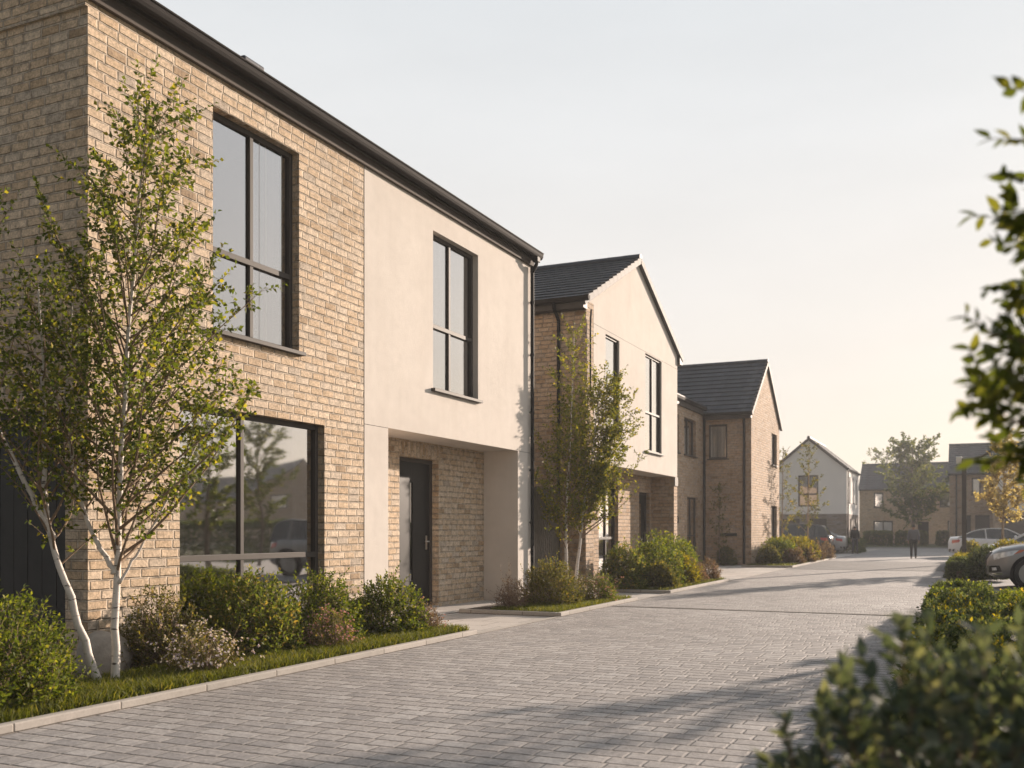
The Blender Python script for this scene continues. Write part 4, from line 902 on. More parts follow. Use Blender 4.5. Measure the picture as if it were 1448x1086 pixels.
# second garden
shrub('rounded grey-green shrub under the slim two-stemmed birch', (-6.62, 15.9, Z), .56, .6, .8, 'lf_olive', n=460, nl=9, ll=.045, lw=.02, seed=9, shoots=30, sl=.22)
shrub('wispy purple grass-like plant beside the downpipe of the nearest house', (-6.85, 14.85, Z), .3, .34, .5, 'lf_purple', n=90, nl=8, ll=.05, lw=.012, seed=10, sl=.3, **fw)
shrub('pink flowering plant at the kerb behind the rounded grey-green shrub', (-6.2, 17.3, Z), .34, .34, .5, 'lf_red', n=120, nl=8, ll=.045, lw=.02, seed=11, flowers='fl_pink', fn=50, sl=.22, **fw)
shrub('white flowering plant low between the birch and pink plant', (-6.4, 16.75, Z), .26, .26, .34, 'lf_olive', n=90, nl=7, ll=.04, lw=.016, seed=12, flowers='fl_white', fn=60, sl=.2, **fw)
# third garden
g3 = [((-7.0, 21.2), .6, .65, .95, 'lf_red', 'warm green shrub at the near corner of the cream gabled house'),
      ((-6.7, 22.4), .65, .7, 1.0, 'lf_green', 'green shrub before the ground floor window of the cream gabled house'),
      ((-6.9, 23.6), .6, .7, 1.05, 'lf_bright', 'bright shrub before the front door of the cream gabled house'),
      ((-7.05, 24.9), .55, .7, 1.1, 'lf_green', 'tall green shrub before the dark brick return of the cream gabled house'),
      ((-7.0, 26.0), .5, .6, .9, 'lf_bright', 'bright round shrub at the far end of the third garden bed'),
      ((-6.35, 23.4), .45, .55, .7, 'lf_gold', 'low golden shrub on the grass before the cream gabled house'),
      ((-6.3, 21.5), .4, .4, .5, 'lf_olive', 'low dull green shrub at the kerb corner of the third garden bed'),]
for i, (c, rx, ry, h, mt, lb) in enumerate(g3): shrub(lb, (*c, Z), rx, ry, h, mt, n=380, nl=9, ll=.062, lw=.036, seed=20 + i, shoots=20, sl=.24)
for i, (c, lb, mt) in enumerate([((-6.25, 24.5), 'dusky pink heather beside the low golden shrub', 'lf_purple'), ((-6.2, 25.6), 'dusky heather at the far end of the third kerb', 'lf_purple'), ((-6.45, 25.1), 'dusky heather behind the kerb between two heathers', 'lf_purple')]):
    shrub(lb, (*c, Z), .34, .36, .45, mt, n=150, nl=8, ll=.05, lw=.022, seed=30 + i, flowers='fl_pink', fn=26, sl=.18, **fw)
shrub('small dark shrub at the foot of the shaded brown brick wall', (-8.5, 38.1, 0), .4, .35, .75, 'lf_olive', n=120, nl=8, ll=.08, lw=.045, seed=34, clip=None)
# fourth garden
g4 = [((-6.85, 40.2), .9, 1.0, .98, 'lf_green', 'big dark green shrub by the lit gable of the brown brick house'), ((-6.65, 42.3), .9, 1.1, 1.0, 'lf_gold', 'big golden shrub under the thin young tree'), ((-6.6, 44.3), .8, 1.0, .92, 'lf_gold', 'golden shrub nearest the black parked car'),
      ((-6.9, 38.2), .45, .45, .62, 'lf_olive', 'low pale shrub at the near end of the fourth garden bed')]
for i, (c, rx, ry, h, mt, lb) in enumerate(g4): shrub(lb, (*c, Z), rx, ry, h, mt, n=420, nl=9, ll=.085, lw=.05, seed=40 + i, shoots=18, sl=.3)
for i, (c, lb) in enumerate([((-6.15, 39.5), 'round brownish plant before the dark green shrub'), ((-6.1, 42.2), 'round dusky plant before the golden shrub'), ((-6.1, 44.8), 'round dusky plant at the kerb below the black car'), ((-6.0, 47.6), 'low pale plant at the far kerb by the black car')]):
    shrub(lb, (*c, Z), .42, .5, .6, 'lf_purple', n=120, nl=8, ll=.075, lw=.04, seed=50 + i, sl=.2, **fw)

m = MB(); m.box(FX + .01, -6.9, 18.3, 19.5, -.02, .05); structure(m, 'garden_bed', 'soil')
# ------------------------------------------------------------------ hedges
hedge('tall unseen hedge added beyond the car park to hide bright ground in the window reflection', 17, 18.6, 24, 62, 1.7, 'lf_hedge', dens=28, ll=.14, lw=.09, seed=14, nl=6, sl=.25, group='hedges added beyond the car park')  # out of view, added to cover the bright ground mirrored in the window
hedge('clipped low hedge with yellow flecks on the right, before the grey car', RX + .12, .3, 12.9, 18.0, .47, 'lf_hedge', dens=230, ll=.05, lw=.026, seed=1, tops=('lf_bright', .06), nl=6)
hedge('near low hedge with sunlit yellow tips on the right behind the blurred shrub', RX + .26, 1.4, 6.2, 12.6, .5, 'lf_hedge', dens=260, ll=.05, lw=.026, seed=2, tops=('lf_gold', .10), nl=6, rough=.09)
hedge('small block hedge at the kerb left of the grey car', RX + .12, -.02, 28.2, 32.2, .5, 'lf_hedge', dens=200, ll=.06, lw=.035, seed=3, nl=6)
hedge('low yellowish hedge strip at the foot of the street lamp', RX + .12, -.02, 33, 45, .36, 'lf_gold', dens=110, ll=.075, lw=.045, seed=4, nl=6)
shrub('large dark shrub beside the bonnet of the grey car', (.42, 29.4, .05), .55, .75, .86, 'lf_hedge', n=520, nl=9, ll=.065, lw=.04, seed=61, clip=None, group='shrubs by the parking bays')
shrub('golden shrub behind the bonnet of the grey car', (1.0, 33.2, .05), .65, .7, .82, 'lf_gold', n=420, nl=9, ll=.075, lw=.045, seed=62, clip=None, group='shrubs by the parking bays')
shrub('golden shrub at the foot of the amber tree', (2.0, 35.2, .05), .9, .8, .88, 'lf_gold', n=420, nl=9, ll=.075, lw=.045, seed=63, clip=None, group='shrubs by the parking bays')
shrub('pale golden shrub between the street lamp and second white car', (.1, 47.5, .05), .4, .7, .8, 'lf_gold', n=300, nl=9, ll=.085, lw=.05, seed=64, clip=None, group='shrubs by the parking bays')
hedge('dark low hedge between the black car and the walker in black', -7.6, -5.9, 61, 66, .75, 'lf_hedge', dens=60, ll=.11, lw=.07, seed=5, nl=6, sl=.2)
for i, (a, b, lb) in enumerate([(-8.3, -6.1, 'rounded hedge under the left windows of the far brick house'), (-5.7, -3.3, 'rounded hedge beneath the far round tree'), (-2.4, -.5, 'rounded hedge right of the far round tree')]):
    hedge(lb, a, b, 91, 93, 1.15, 'lf_far', dens=60, ll=.16, lw=.1, seed=6 + i, nl=6, sl=.25, group='hedges before the far house')
hedge('spreading ground cover with yellow flowers between the clipped hedge and parking bay', .45, 1.6, 12.8, 19.5, .26, 'lf_green', dens=120, ll=.05, lw=.03, seed=15, tops=('fl_yellow', .02), nl=6, rough=.08)
# foreground shrub (out of focus, close to the lens)
def fore():
    global rng; rng = np.random.default_rng(77)
    T_ = thing('foreground_shrub', 'big blurred dark green shrub filling the bottom right corner', 'shrub', (.35, 2.5, .05))
    ps, ds = [], []
    for (c, rx, ry, h, n, sd) in [((-.06, 1.98, .05), .46, .42, .9, 1500, 1), ((.44, 2.4, .05), .52, .5, .98, 1500, 2), ((.42, 3.3, .05), .6, .6, .84, 800, 3), ((.45, 4.6, .05), .75, .85, .68, 700, 4)]:
        p, d = dome(c, rx, ry, h, n, seed=70 + sd, lump=.2); ps.append(p); ds.append(d)
    p, d = np.concatenate(ps), np.concatenate(ds); n = len(p)
    dd = nrm(d + [0, 0, .9] + rng.normal(size=d.shape) * .3); ln = rng.uniform(.08, .17, n); st = p - dd * ln[:, None] * .75; st[:, 2] = np.maximum(st[:, 2], .07)
    P, D = shoot_leaves(st, dd, ln, 9, .02, (70, 28), .2)
    V, F = leaf_arrays(P, D, rng.uniform(.7, 1.2, len(P)) * .046, rng.uniform(.8, 1.2, len(P)) * .023, big=True, droop=.18)
    mesh_np('foliage', V, F, 'lf_fore', T_, smooth=True)
    b = np.array([.4, 2.6, .05]) + rng.normal(size=(n, 3)) * [.2, .3, 0]; V1, F1 = twigs_np(b[::6], st[::6], .006); V2, F2 = twigs_np(st, st + dd * ln[:, None], .0022)
    mesh_np('stem', np.concatenate([V1, V2]), np.concatenate([F1, F2 + len(V1)]), 'twig', T_)
fore()

def rock(label, c, r, seed):
    global rng; rng = np.random.default_rng(seed); import bmesh
    bm = bmesh.new(); bmesh.ops.create_icosphere(bm, subdivisions=3, radius=1)
    cs = nrm(rng.normal(size=(7, 3)))
    for v in bm.verts:
        d = np.array(v.co); k = 1 - .35 * np.clip(cs @ d - .45, 0, 1).max() + .05 * math.sin(d[0] * 7 + d[1] * 5) * math.sin(d[2] * 6)
        v.co = Vector((d[0] * r[0] * k, d[1] * r[1] * k, d[2] * r[2] * k)) + Vector(c)
    me = bpy.data.meshes.new('rock'); bm.to_mesh(me); bm.free(); me.materials.append(M['stone']); me.polygons.foreach_set('use_smooth', [True] * len(me.polygons))
    tag(link('rock', me), label, 'rock', 'rocks by the brick corner')
rock('larger grey rock at the foot of the brick corner between the birch trunks', (-7.3, 6.75, .12), (.3, .26, .3), 3)
rock('smaller tan rock under the corner of the tall ground floor window', (-7.42, 7.85, .1), (.17, .2, .2), 4)
# ------------------------------------------------------------------ street lamp
sl_ = thing('street_lamp', 'dark street lamp post with small lantern and curved arm beside the right kerb', 'street lamp', (-.17, 43.5, 0))
m = MB(); m.box(-.255, -.085, 43.42, 43.58, 0, 4.22); m.build('post', 'frame', sl_, bevel=.01)
m = MB(); m.box(-.32, -.02, 43.35, 43.65, .0, .06); m.build('base_plate', 'black', sl_)
m = MB(); m.tube(interp([(-.1, 43.5, 4.15), (.5, 43.5, 4.3), (1.1, 43.5, 4.75), (1.7, 43.5, 5.12), (2.3, 43.5, 5.2)], 24), list(np.linspace(.06, .04, 24)), 8); m.build('arm', 'frame', sl_, smooth=True)
m = MB(); m.tube([(2.2, 43.5, 5.21), (2.3, 43.5, 5.24), (2.7, 43.5, 5.22), (2.95, 43.5, 5.18)], [.05, .12, .13, .04], 10); m.build('lamp_head', 'p_silver', sl_, smooth=True)
m = MB(); m.box(-.46, -.26, 43.4, 43.6, 4.02, 4.3); m.build('lantern', 'steel', sl_, bevel=.02)

# ------------------------------------------------------------------ cars
def car(label, loc, rz, paint, kind='sedan', mirror=False):
    """local frame: x forward, y left; wheels on z = 0"""
    T_ = thing('parked_car', label, 'car', loc, 'cars parked beside the lane', rz)
    suv = kind == 'suv'
    Lh = 2.3; W = .92 if suv else .89
    zb = .24 if suv else .2
    if suv: top = [(-2.28, .95), (-2.2, 1.06), (-1.6, 1.08), (-.6, 1.06), (.7, 1.06), (1.1, 1.05), (1.6, 1.0), (2.0, .92), (2.2, .82), (2.3, .66)]
    else: top = [(-2.3, .78), (-2.22, .98), (-1.75, 1.02), (-1.0, .98), (.0, .95), (.9, .94), (1.3, .92), (1.75, .83), (2.1, .72), (2.3, .56)]
    def ztop(x): return float(np.interp(x, [a for a, _ in top], [b for _, b in top]))
    def hw(x):
        e = max(0, (abs(x) - 1.45) / (Lh - 1.45)); return W * (1 - .30 * e ** 2.6)
    xs = np.concatenate([np.linspace(-2.3, -1.8, 7), np.linspace(-1.6, 1.6, 13), np.linspace(1.8, 2.3, 8)])
    NS = 15; ring = []
    for x in xs:
        zt, w_ = ztop(x), hw(x); e = max(0, (abs(x) - 1.9) / .4); zb_ = zb + .1 * e * e
        prof_ = [(0, zb_), (.8, zb_), (.95, zb_ + .05), (.985, zb_ + .2), (1.0, zb_ + (zt - zb_) * .5), (.99, zb_ + (zt - zb_) * .72), (.955, zt - .05), (.88, zt - .004), (.5, zt + .035), (0, zt + .05)]
        P = [(x, w_ * a, z) for a, z in prof_]; P += [(x, -w_ * a, z) for a, z in prof_[-2:0:-1]]; ring.append(P)
    V = [p for r_ in ring for p in r_]; k = len(ring[0]); Fs = []
    for i in range(len(xs) - 1):
        for j in range(k): Fs.append((i * k + j, (i + 1) * k + j, (i + 1) * k + (j + 1) % k, i * k + (j + 1) % k))
    Fs += [tuple(range(k)), tuple((len(xs) - 1) * k + j for j in range(k - 1, -1, -1))]
    me = bpy.data.meshes.new('body'); me.from_pydata(V, [], Fs); me.materials.append(M[paint]); me.polygons.foreach_set('use_smooth', [True] * len(Fs)); me.update()
    import bmesh
    bm = bmesh.new(); bm.from_mesh(me); bmesh.ops.recalc_face_normals(bm, faces=bm.faces); bvh = BVHTree.FromBMesh(bm); bm.to_mesh(me); bm.free()
    body = link('body', me, T_, True)
    # cabin: glass block with painted roof and pillars
    if suv: cab = [(-2.15, 1.04), (-1.95, 1.5), (-1.5, 1.64), (-.2, 1.68), (.35, 1.6), (1.15, 1.04)]
    else: cab = [(-1.85, .98), (-1.15, 1.32), (-.6, 1.43), (.0, 1.45), (.45, 1.38), (1.3, .93)]
    def cabin(y_lo, y_hi, inset, name, mat, parent, lo, hi, cl=None):
        rings = []; c0 = interp([(a, 0, b) for a, b in cab], 24)
        for p in c0:
            f = (p[2] - cab[0][1]) / (max(b for _, b in cab) - cab[0][1]); rings.append((p[0], y_lo + (y_hi - y_lo) * f, p[2]))
        return rings
    c0 = interp([(a, 0, b) for a, b in cab], 30); zb0 = min(cab[0][1], cab[-1][1]); zm = max(p[2] for p in c0)
    def halfw(z): return W * .94 - .2 * max(0, (z - zb0) / (zm - zb0))
    m = MB(); lowz = zb0 - .06
    for s_ in (1, -1):     # side glass
        for a, b in zip(c0, c0[1:]):
            m.face([(a[0], s_ * halfw(lowz), lowz), (b[0], s_ * halfw(lowz), lowz), (b[0], s_ * halfw(b[2]), b[2]), (a[0], s_ * halfw(a[2]), a[2])], (0, s_, .2))
    for a, b in zip(c0, c0[1:]): m.face([(a[0], halfw(a[2]), a[2]), (b[0], halfw(b[2]), b[2]), (b[0], -halfw(b[2]), b[2]), (a[0], -halfw(a[2]), a[2])], (b[2] - a[2], 0, b[0] - a[0]) if False else None)
    m.build('windows', 'carglass', T_, local=True)
    m = MB()               # roof skin and pillars, proud of the glass
    rz_ = [p for p in c0 if p[2] > zm - .16]
    for a, b in zip(rz_, rz_[1:]):
        pts = [(a[0], halfw(a[2]) + .012, a[2] - .02), (b[0], halfw(b[2]) + .012, b[2] - .02), (b[0], halfw(b[2]) * .8, b[2] + .025), (a[0], halfw(a[2]) * .8, a[2] + .025)]
        m.face(pts, (0, .5, 1)); m.face([(x, -y, z) for x, y, z in pts], (0, -.5, 1))
        m.face([(a[0], halfw(a[2]) * .8, a[2] + .025), (b[0], halfw(b[2]) * .8, b[2] + .025), (b[0], -halfw(b[2]) * .8, b[2] + .025), (a[0], -halfw(a[2]) * .8, a[2] + .025)], UP)
    for s_ in (1, -1):
        rail = [Vector((p[0], s_ * (halfw(p[2]) + .004), p[2])) for p in c0]
        m.tube(rail, .03, 6)
        for xq in ((-.55,) if not suv else (-.5, -1.35)):
            ztop_ = float(np.interp(xq, [p[0] for p in c0], [p[2] for p in c0])); m.tube([(xq, s_ * (halfw(lowz) + .004), lowz), (xq - .06, s_ * (halfw(ztop_) + .004), ztop_)], .028, 6)
    m.build('roof', paint, T_, smooth=False, local=True)
    # wheels
    wr = .36 if suv else .33
    for xq in (1.38, -1.36):
        for s_ in (1, -1):
            yo = s_ * (hw(xq) - .02)
            a = MB(); 
            N = 24; cz = wr
            ring0 = [(xq + (wr + .075) * math.cos(i / N * 6.2832), yo + s_ * .028, cz + (wr + .075) * math.sin(i / N * 6.2832)) for i in range(N)]
            ring1 = [(p[0], yo - s_ * .1, p[2]) for p in ring0]
            a.face([p for p in ring0], (0, s_, 0)); 
            for i in range(N): a.face([ring0[i], ring0[(i + 1) % N], ring1[(i + 1) % N], ring1[i]])
            a.build('wheel_arch', 'black', T_, local=True)
            a = MB(); pr = [(-.11, wr * .72), (-.1, wr * .97), (-.06, wr), (.06, wr), (.1, wr * .97), (.11, wr * .72)]
            for (q0, r0), (q1, r1) in zip(pr, pr[1:]):
                for i in range(N):
                    t0, t1 = i / N * 6.2832, (i + 1) / N * 6.2832; yc = yo - s_ * .03
                    a.face([(xq + r0 * math.cos(t0), yc + q0, cz + r0 * math.sin(t0)), (xq + r0 * math.cos(t1), yc + q0, cz + r0 * math.sin(t1)), (xq + r1 * math.cos(t1), yc + q1, cz + r1 * math.sin(t1)), (xq + r1 * math.cos(t0), yc + q1, cz + r1 * math.sin(t0))], ((math.cos((t0 + t1) / 2)), 0, math.sin((t0 + t1) / 2)))
            wh = a.build('wheel', 'tyre', T_, local=True)
            a = MB(); yc = yo + s_ * .062
            a.tube([(xq, yc - s_ * .05, cz), (xq, yc - s_ * .02, cz)], wr * .73, 24)
            for i in range(10):
                th = i * .6283; c_, n_ = math.cos(th), math.sin(th); t_ = Vector((-n_, 0, c_)) * .022
                p0 = Vector((xq + .05 * c_, yc, cz + .05 * n_)); p1 = Vector((xq + wr * .7 * c_, yc, cz + wr * .7 * n_)); o_ = Vector((0, s_ * .018, 0))
                a.hexa([p0 - t_ - o_, p1 - t_ - o_, p1 + t_ - o_, p0 + t_ - o_, p0 - t_ + o_, p1 - t_ + o_, p1 + t_ + o_, p0 + t_ + o_])
            a.build('rim', 'rim', wh, local=True)
    def patch(name, mat, corners, dirv, off=.012, n=8, parent=T_, thick=.012):
        """a lens or trim piece pressed on to the body: 4 corners seen along dirv"""
        dv = Vector(dirv).normalized(); m = MB(); G_ = []
        for i in range(n + 1):
            rowp = []
            for j in range(n + 1):
                a, b = i / n, j / n
                p = (Vector(corners[0]) * (1 - a) + Vector(corners[1]) * a) * (1 - b) + (Vector(corners[3]) * (1 - a) + Vector(corners[2]) * a) * b
                h = bvh.ray_cast(p - dv * 3, dv); rowp.append((h[0] + h[1] * off) if h[0] is not None else None)
            G_.append(rowp)
        for i in range(n):
            for j in range(n):
                q = [G_[i][j], G_[i + 1][j], G_[i + 1][j + 1], G_[i][j + 1]]
                if all(x is not None for x in q): m.face(q, -dv)
        if m.f:
            o = m.build(name, mat, parent, smooth=False, local=True); so = o.modifiers.new('Solid', 'SOLIDIFY'); so.thickness = thick; return o
    for s_ in (1, -1):
        zt = .83 if suv else .66
        dg = Vector((-1, -s_ * 1.0, 0))
        # corner lamps seen diagonally
        def diag(a, z, e=s_, fx=1): # a along the diagonal plane
            return (fx * 2.0 + fx * a * .7, e * .75 - e * a * .7 , z)
        patch('headlight', 'lamp_clear', [diag(-.27, zt - .05), diag(.1, zt - .17), diag(.14, zt - .03), diag(-.36, zt + .075)], dg, .008)
        patch('turn_signal', 'lamp_amber', [diag(-.40, zt + .02), diag(-.28, zt - .03), diag(-.37, zt + .075), diag(-.46, zt + .085)], dg, .010, 3)
        patch('fog_lamp', 'black', [diag(-.06, .40), diag(.24, .38), diag(.22, .53), diag(-.02, .54)], dg, .008, 6)
        patch('fog_lamp_lens', 'lamp_clear', [diag(.04, .43), diag(.15, .425), diag(.15, .49), diag(.05, .495)], dg, .02, 3)
        patch('bumper_trim', 'chrome', [diag(-.08, .33), diag(.26, .31), diag(.26, .35), diag(-.06, .37)], dg, .012, 6)
        dg2 = Vector((1, -s_ * 1.0, 0)); zr = .88 if suv else .82
        patch('tail_light', 'lamp_red', [diag(-.22, zr - .06, s_, -1), diag(.1, zr - .12, s_, -1), diag(.1, zr + .06, s_, -1), diag(-.26, zr + .07, s_, -1)], dg2, .008)
    patch('grille', 'black', [(2, -.46 - .1 * suv, .48 if not suv else .54), (2, .46 + .1 * suv, .48 if not suv else .54), (2, .46 + .1 * suv, .6 if not suv else .84), (2, -.46 - .1 * suv, .6 if not suv else .84)], (-1, 0, 0), .01, 10)
    patch('grille_trim', 'chrome', [(2, -.5, .55 if suv else .45), (2, .5, .55 if suv else .45), (2, .5, .58 if suv else .475), (2, -.5, .58 if suv else .475)], (-1, 0, 0), .02, 10)
    patch('air_intake', 'black', [(2, -.5, .33), (2, .5, .33), (2, .52, .47), (2, -.52, .47)], (-1, 0, 0), .008, 10)
    patch('bumper', 'black', [(-2, -.75, .28), (-2, .75, .28), (-2, .8, .42), (-2, -.8, .42)], (1, 0, 0), .01, 10)
    patch('bonnet_line', 'black', [(2.0, -.62, 0), (2.0, .62, 0), (1.985, .62, 0), (1.985, -.62, 0)], (0, 0, -1), .002, 8, thick=.001)
    for s_ in (1, -1):
        zl = .78 if suv else .7
        for xq in (.95, -.1, -1.05): patch('door_line', 'black', [(xq, 0, .35), (xq + .012, 0, .35), (xq + .012, 0, zl + .16), (xq, 0, zl + .16)], (0, -s_, 0), .002, 6, thick=.001)
        for xq in (.05, -.98): patch('door_handle', paint, [(xq, 0, zl), (xq + .2, 0, zl), (xq + .2, 0, zl + .035), (xq, 0, zl + .035)], (0, -s_, 0), .03, 2, thick=.03)
        m = MB(); m.tube([(.78, s_ * (W - .06), zb0 + .04), (.76, s_ * (W + .06), zb0 + .08)], .02, 6); m.tube([(.74, s_ * (W + .03), zb0 + .1), (.74, s_ * (W + .1), zb0 + .11), (.74, s_ * (W + .2), zb0 + .1)], [.05, .075, .05], 8); m.build('mirror', paint, T_, smooth=True, local=True)
    return T_
car('grey parked SUV at the right edge, bonnet pointing at the lane', (2.68, 26.5, -.008), R(180), 'p_grey', 'suv')
car('white saloon with red tail light showing behind the street lamp', (1.35, 55.5, -.008), 0, 'p_white')
car('white saloon nosing out beyond the amber tree and golden shrubs', (2.75, 43.1, -.008), R(180), 'p_white')
car('black parked car behind the golden shrubs before the white gabled house', (-9.2, 57.5, -.004), R(180), 'p_black', 'suv')
car('silver car mostly hidden behind the black parked car', (-8.75, 60.6, -.004), R(180), 'p_silver')

# ------------------------------------------------------------------ people
def skin_obj(name, verts, edges, radii, mat, parent, sub=2):
    me = bpy.data.meshes.new(name); me.from_pydata(verts, edges, []); me.materials.append(M[mat])
    o = link(name, me, parent, True); o.modifiers.new('Skin', 'SKIN').use_smooth_shade = True
    for d, r_ in zip(me.skin_vertices[0].data, radii): d.radius = r_ if isinstance(r_, tuple) else (r_, r_)
    me.skin_vertices[0].data[0].use_root = True
    s = o.modifiers.new('Subdivision', 'SUBSURF'); s.levels = s.render_levels = sub
    return o
def person(label, loc, rz, s, top, legs, stride=.12, arm=.05):
    """walking away along local +y; heights in metres at s = 1 for 1.75 m"""
    T_ = thing('person', label, 'person', loc, None, rz); S = lambda *p: tuple(q * s for q in p)
    V, E, Rr = [], [], []
    def add(p, r_, par=None):
        V.append(S(*p)); Rr.append(tuple(q * s for q in r_) if isinstance(r_, tuple) else r_ * s)
        if par is not None: E.append((par, len(V) - 1))
        return len(V) - 1
    pel = add((0, 0, .95), (.15, .105)); ab = add((0, .0, 1.12), (.145, .1), pel); ch = add((0, .0, 1.34), (.175, .115), ab); nk = add((0, .0, 1.49), .055, ch); hd = add((0, .012, 1.6), (.092, .108), nk); tp = add((0, .015, 1.69), (.082, .095), hd)
    J = {}
    for e, ph in ((1, 1), (-1, -1)):
        hp = add((e * .095, 0, .9), .088, pel); kn = add((e * .1, ph * stride * .55 + .02, .5), .056, hp); an = add((e * .105, ph * stride, .09), .038, kn); ft = add((e * .12, ph * stride + .13, .035), .036, an)
        shd = add((e * .185, 0, 1.42), .062, ch); el_ = add((e * .235, -ph * arm * .5 - .02, 1.14), .044, shd); wr = add((e * .25, -ph * arm + .05, .9), .03, el_); pm = add((e * .25, -ph * arm + .06, .83), (.036, .02), wr)
        for q in range(4):
            k1 = add((e * .25 + .0, -ph * arm + .035 + q * .018, .78), .0095, pm); add((e * .245, -ph * arm + .04 + q * .018, .735 + abs(q - 1.5) * .008), .008, k1)
        t1 = add((e * .235, -ph * arm + .105, .82), .011, pm); add((e * .228, -ph * arm + .12, .785), .009, t1)
        J[e] = (hp, kn, an, ft, shd, el_, wr)
    skin_obj('body', V, E, Rr, 'skin', T_)
    g = lambda i: tuple(V[i]); q = lambda *r_: tuple(x * s for x in r_)
    jv = [tuple(np.array(V[pel]) - [0, 0, .09 * s]), g(ab), g(ch), tuple(np.array(V[nk]) - [0, 0, .035 * s])]; je = [(0, 1), (1, 2), (2, 3)]; jr = [q(.195, .145), q(.192, .142), q(.222, .155), q(.075, .075)]
    for e in (1, -1):
        b = len(jv); jv += [g(J[e][4]), g(J[e][5]), tuple(np.array(V[J[e][6]]) + [0, 0, .02 * s])]; jr += [q(.092, .092), q(.074, .074), q(.056, .056)]; je += [(2, b), (b, b + 1), (b + 1, b + 2)]
    skin_obj('jacket', jv, je, jr, top, T_)
    tv = [tuple(np.array(V[pel]) + [0, 0, .02 * s])]; te = []; tr = [q(.16, .118)]
    for e in (1, -1):
        b = len(tv); tv += [g(J[e][0]), g(J[e][1]), tuple(np.array(V[J[e][2]]) + [0, 0, .0])]; tr += [q(.1, .105), q(.074, .074), q(.058, .062)]; te += [(0, b), (b, b + 1), (b + 1, b + 2)]
    skin_obj('trousers', tv, te, tr, legs, T_)
    for e in (1, -1):
        a = np.array(V[J[e][2]]); skin_obj('shoe', [tuple(a + [0, -.05 * s, -.045 * s]), tuple(a + [0, .05 * s, -.045 * s]), tuple(a + [e * .01 * s, .16 * s, -.052 * s])], [(0, 1), (1, 2)], [q(.045, .05), q(.05, .045), q(.045, .03)], 'black', T_)
    h = np.array(V[tp]); skin_obj('hair', [tuple(h + [0, -.045 * s, -.11 * s]), tuple(h + [0, -.03 * s, -.02 * s]), tuple(h + [0, .02 * s, .045 * s])], [(0, 1), (1, 2)], [q(.09, .075), q(.105, .095), q(.085, .06)], 'hair', T_)
    return T_
person('person in grey jacket and dark trousers walking away down the lane', (-2.4, 51, .004), R(4), .93, 'cloth_grey', 'cloth_black', .1)
person('person in black jacket and navy trousers walking at the left kerb', (-5.95, 60, .004), R(-6), .92, 'cloth_black', 'cloth_navy', .16)

# ------------------------------------------------------------------ sun, sky, camera
AZ_, EL_ = R(19), R(13)       # sun stands this far right of the street direction (+Y), this high
sun = bpy.data.lights.new('Sun', 'SUN'); sun.energy = 5.0; sun.angle = R(.6); sun.color = (1, .825, .68)
so = bpy.data.objects.new('sun', sun); C.objects.link(so)
dv = Vector((math.sin(AZ_) * math.cos(EL_), math.cos(AZ_) * math.cos(EL_), math.sin(EL_)))
so.rotation_euler = (-dv).to_track_quat('-Z', 'Y').to_euler(); so.location = (20, 40, 30)
wd = bpy.data.worlds.new('World'); sc.world = wd; wd.use_nodes = True; t = T(wd.node_tree); wd.node_tree.nodes.clear()
sky = t.n('ShaderNodeTexSky', sky_type='NISHITA'); sky.sun_disc = False; sky.sun_elevation = EL_; sky.sun_rotation = AZ_
sky.air_density = 1.0; sky.dust_density = .8; sky.ozone_density = 1.5
# thin evening overcast: a bright even veil, creamier towards the horizon, over the clear sky
gz = t.n('ShaderNodeSeparateXYZ'); t.put(gz.inputs[0], t.n('ShaderNodeTexCoord').outputs['Generated'])
veil = t.ramp(t.math('MAXIMUM', gz.outputs[2], 0), [(0, (.84, .71, .595)), (.08, (.87, .765, .67)), (.2, (.89, .83, .77)), (.36, (.85, .845, .835)), (.6, (.68, .725, .76)), (1, (.48, .54, .61))])
vs = t.n('ShaderNodeVectorMath', operation='SCALE'); t.put(vs.inputs[0], veil); vs.inputs['Scale'].default_value = 4.1
mpn = t.n('ShaderNodeMapping'); mpn.inputs['Scale'].default_value = (1.2, 1.2, 5); t.put(mpn.inputs[0], t.n('ShaderNodeTexCoord').outputs['Generated'])
cl = t.noise(mpn.outputs[0], 2.2, 5, .55); t.put(vs.inputs['Scale'], t.rng_(cl.outputs[0], .3, .7, 3.7, 3.95))
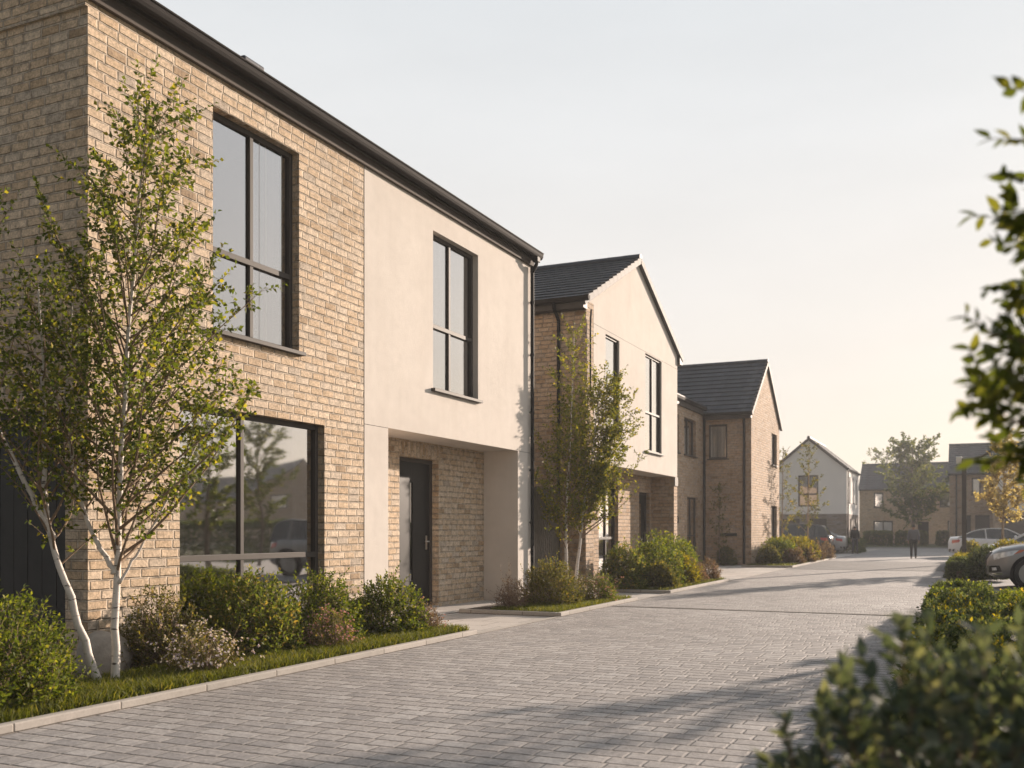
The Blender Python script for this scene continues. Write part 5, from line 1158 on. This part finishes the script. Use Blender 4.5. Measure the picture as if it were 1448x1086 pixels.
dt = t.n('ShaderNodeVectorMath', operation='DOT_PRODUCT'); t.put(dt.inputs[0], t.n('ShaderNodeTexCoord').outputs['Generated']); dt.inputs[1].default_value = (math.sin(AZ_), math.cos(AZ_), 0)
v2 = t.n('ShaderNodeVectorMath', operation='SCALE'); t.put(v2.inputs[0], vs.outputs[0]); t.put(v2.inputs['Scale'], t.rng_(dt.outputs['Value'], -.75, .45, .42, 1.02, True))   # the veil is dimmer away from the sun
sk = t.mix(.95, sky.outputs[0], v2.outputs[0])
bg = t.n('ShaderNodeBackground'); t.put(bg.inputs[0], sk); bg.inputs[1].default_value = .12
o = t.n('ShaderNodeOutputWorld'); wd.node_tree.links.new(bg.outputs[0], o.inputs[0])
cam = bpy.data.cameras.new('Camera'); co = bpy.data.objects.new('camera', cam); C.objects.link(co)
co.location = (0, 0, CAMH); co.rotation_euler = (R(90), 0, R(24.77)); cam.sensor_width = 36; cam.lens = 36 * 1400 / 1448; cam.shift_y = (750 - 543) / 1448
cam.clip_start = .05; cam.clip_end = 2000
cam.dof.use_dof = True; cam.dof.focus_distance = 11.5; cam.dof.aperture_fstop = 2.3
sc.camera = co
sc.view_settings.view_transform = 'Standard'; sc.view_settings.look = 'None'; sc.view_settings.exposure = 1.1; sc.view_settings.gamma = 1
if HAZE:
    hm, nt_ = newmat('haze'); pv = nt_.nodes.new('ShaderNodeVolumePrincipled'); pv.inputs['Density'].default_value = HAZE; pv.inputs['Color'].default_value = (.93, .95, .98, 1); pv.inputs['Anisotropy'].default_value = .25
    om = nt_.nodes.new('ShaderNodeOutputMaterial'); nt_.links.new(pv.outputs[0], om.inputs['Volume']); M['haze'] = hm
    m = MB(); m.box(-405, 405, -155, 705, -1.2, 13.5); hz = tag(m.build('haze', 'haze'), 'thin pale evening haze filling the air over the lane', 'haze', kind='stuff')
sc.cycles.volume_bounces = 0
sc.cycles.use_denoising = True
try: sc.cycles.denoiser = 'OPENIMAGEDENOISE'
except Exception: pass
sc.cycles.max_bounces = 8; sc.cycles.transparent_max_bounces = 12; sc.cycles.sample_clamp_indirect = 6
sc.cycles.caustics_reflective = False; sc.cycles.caustics_refractive = False
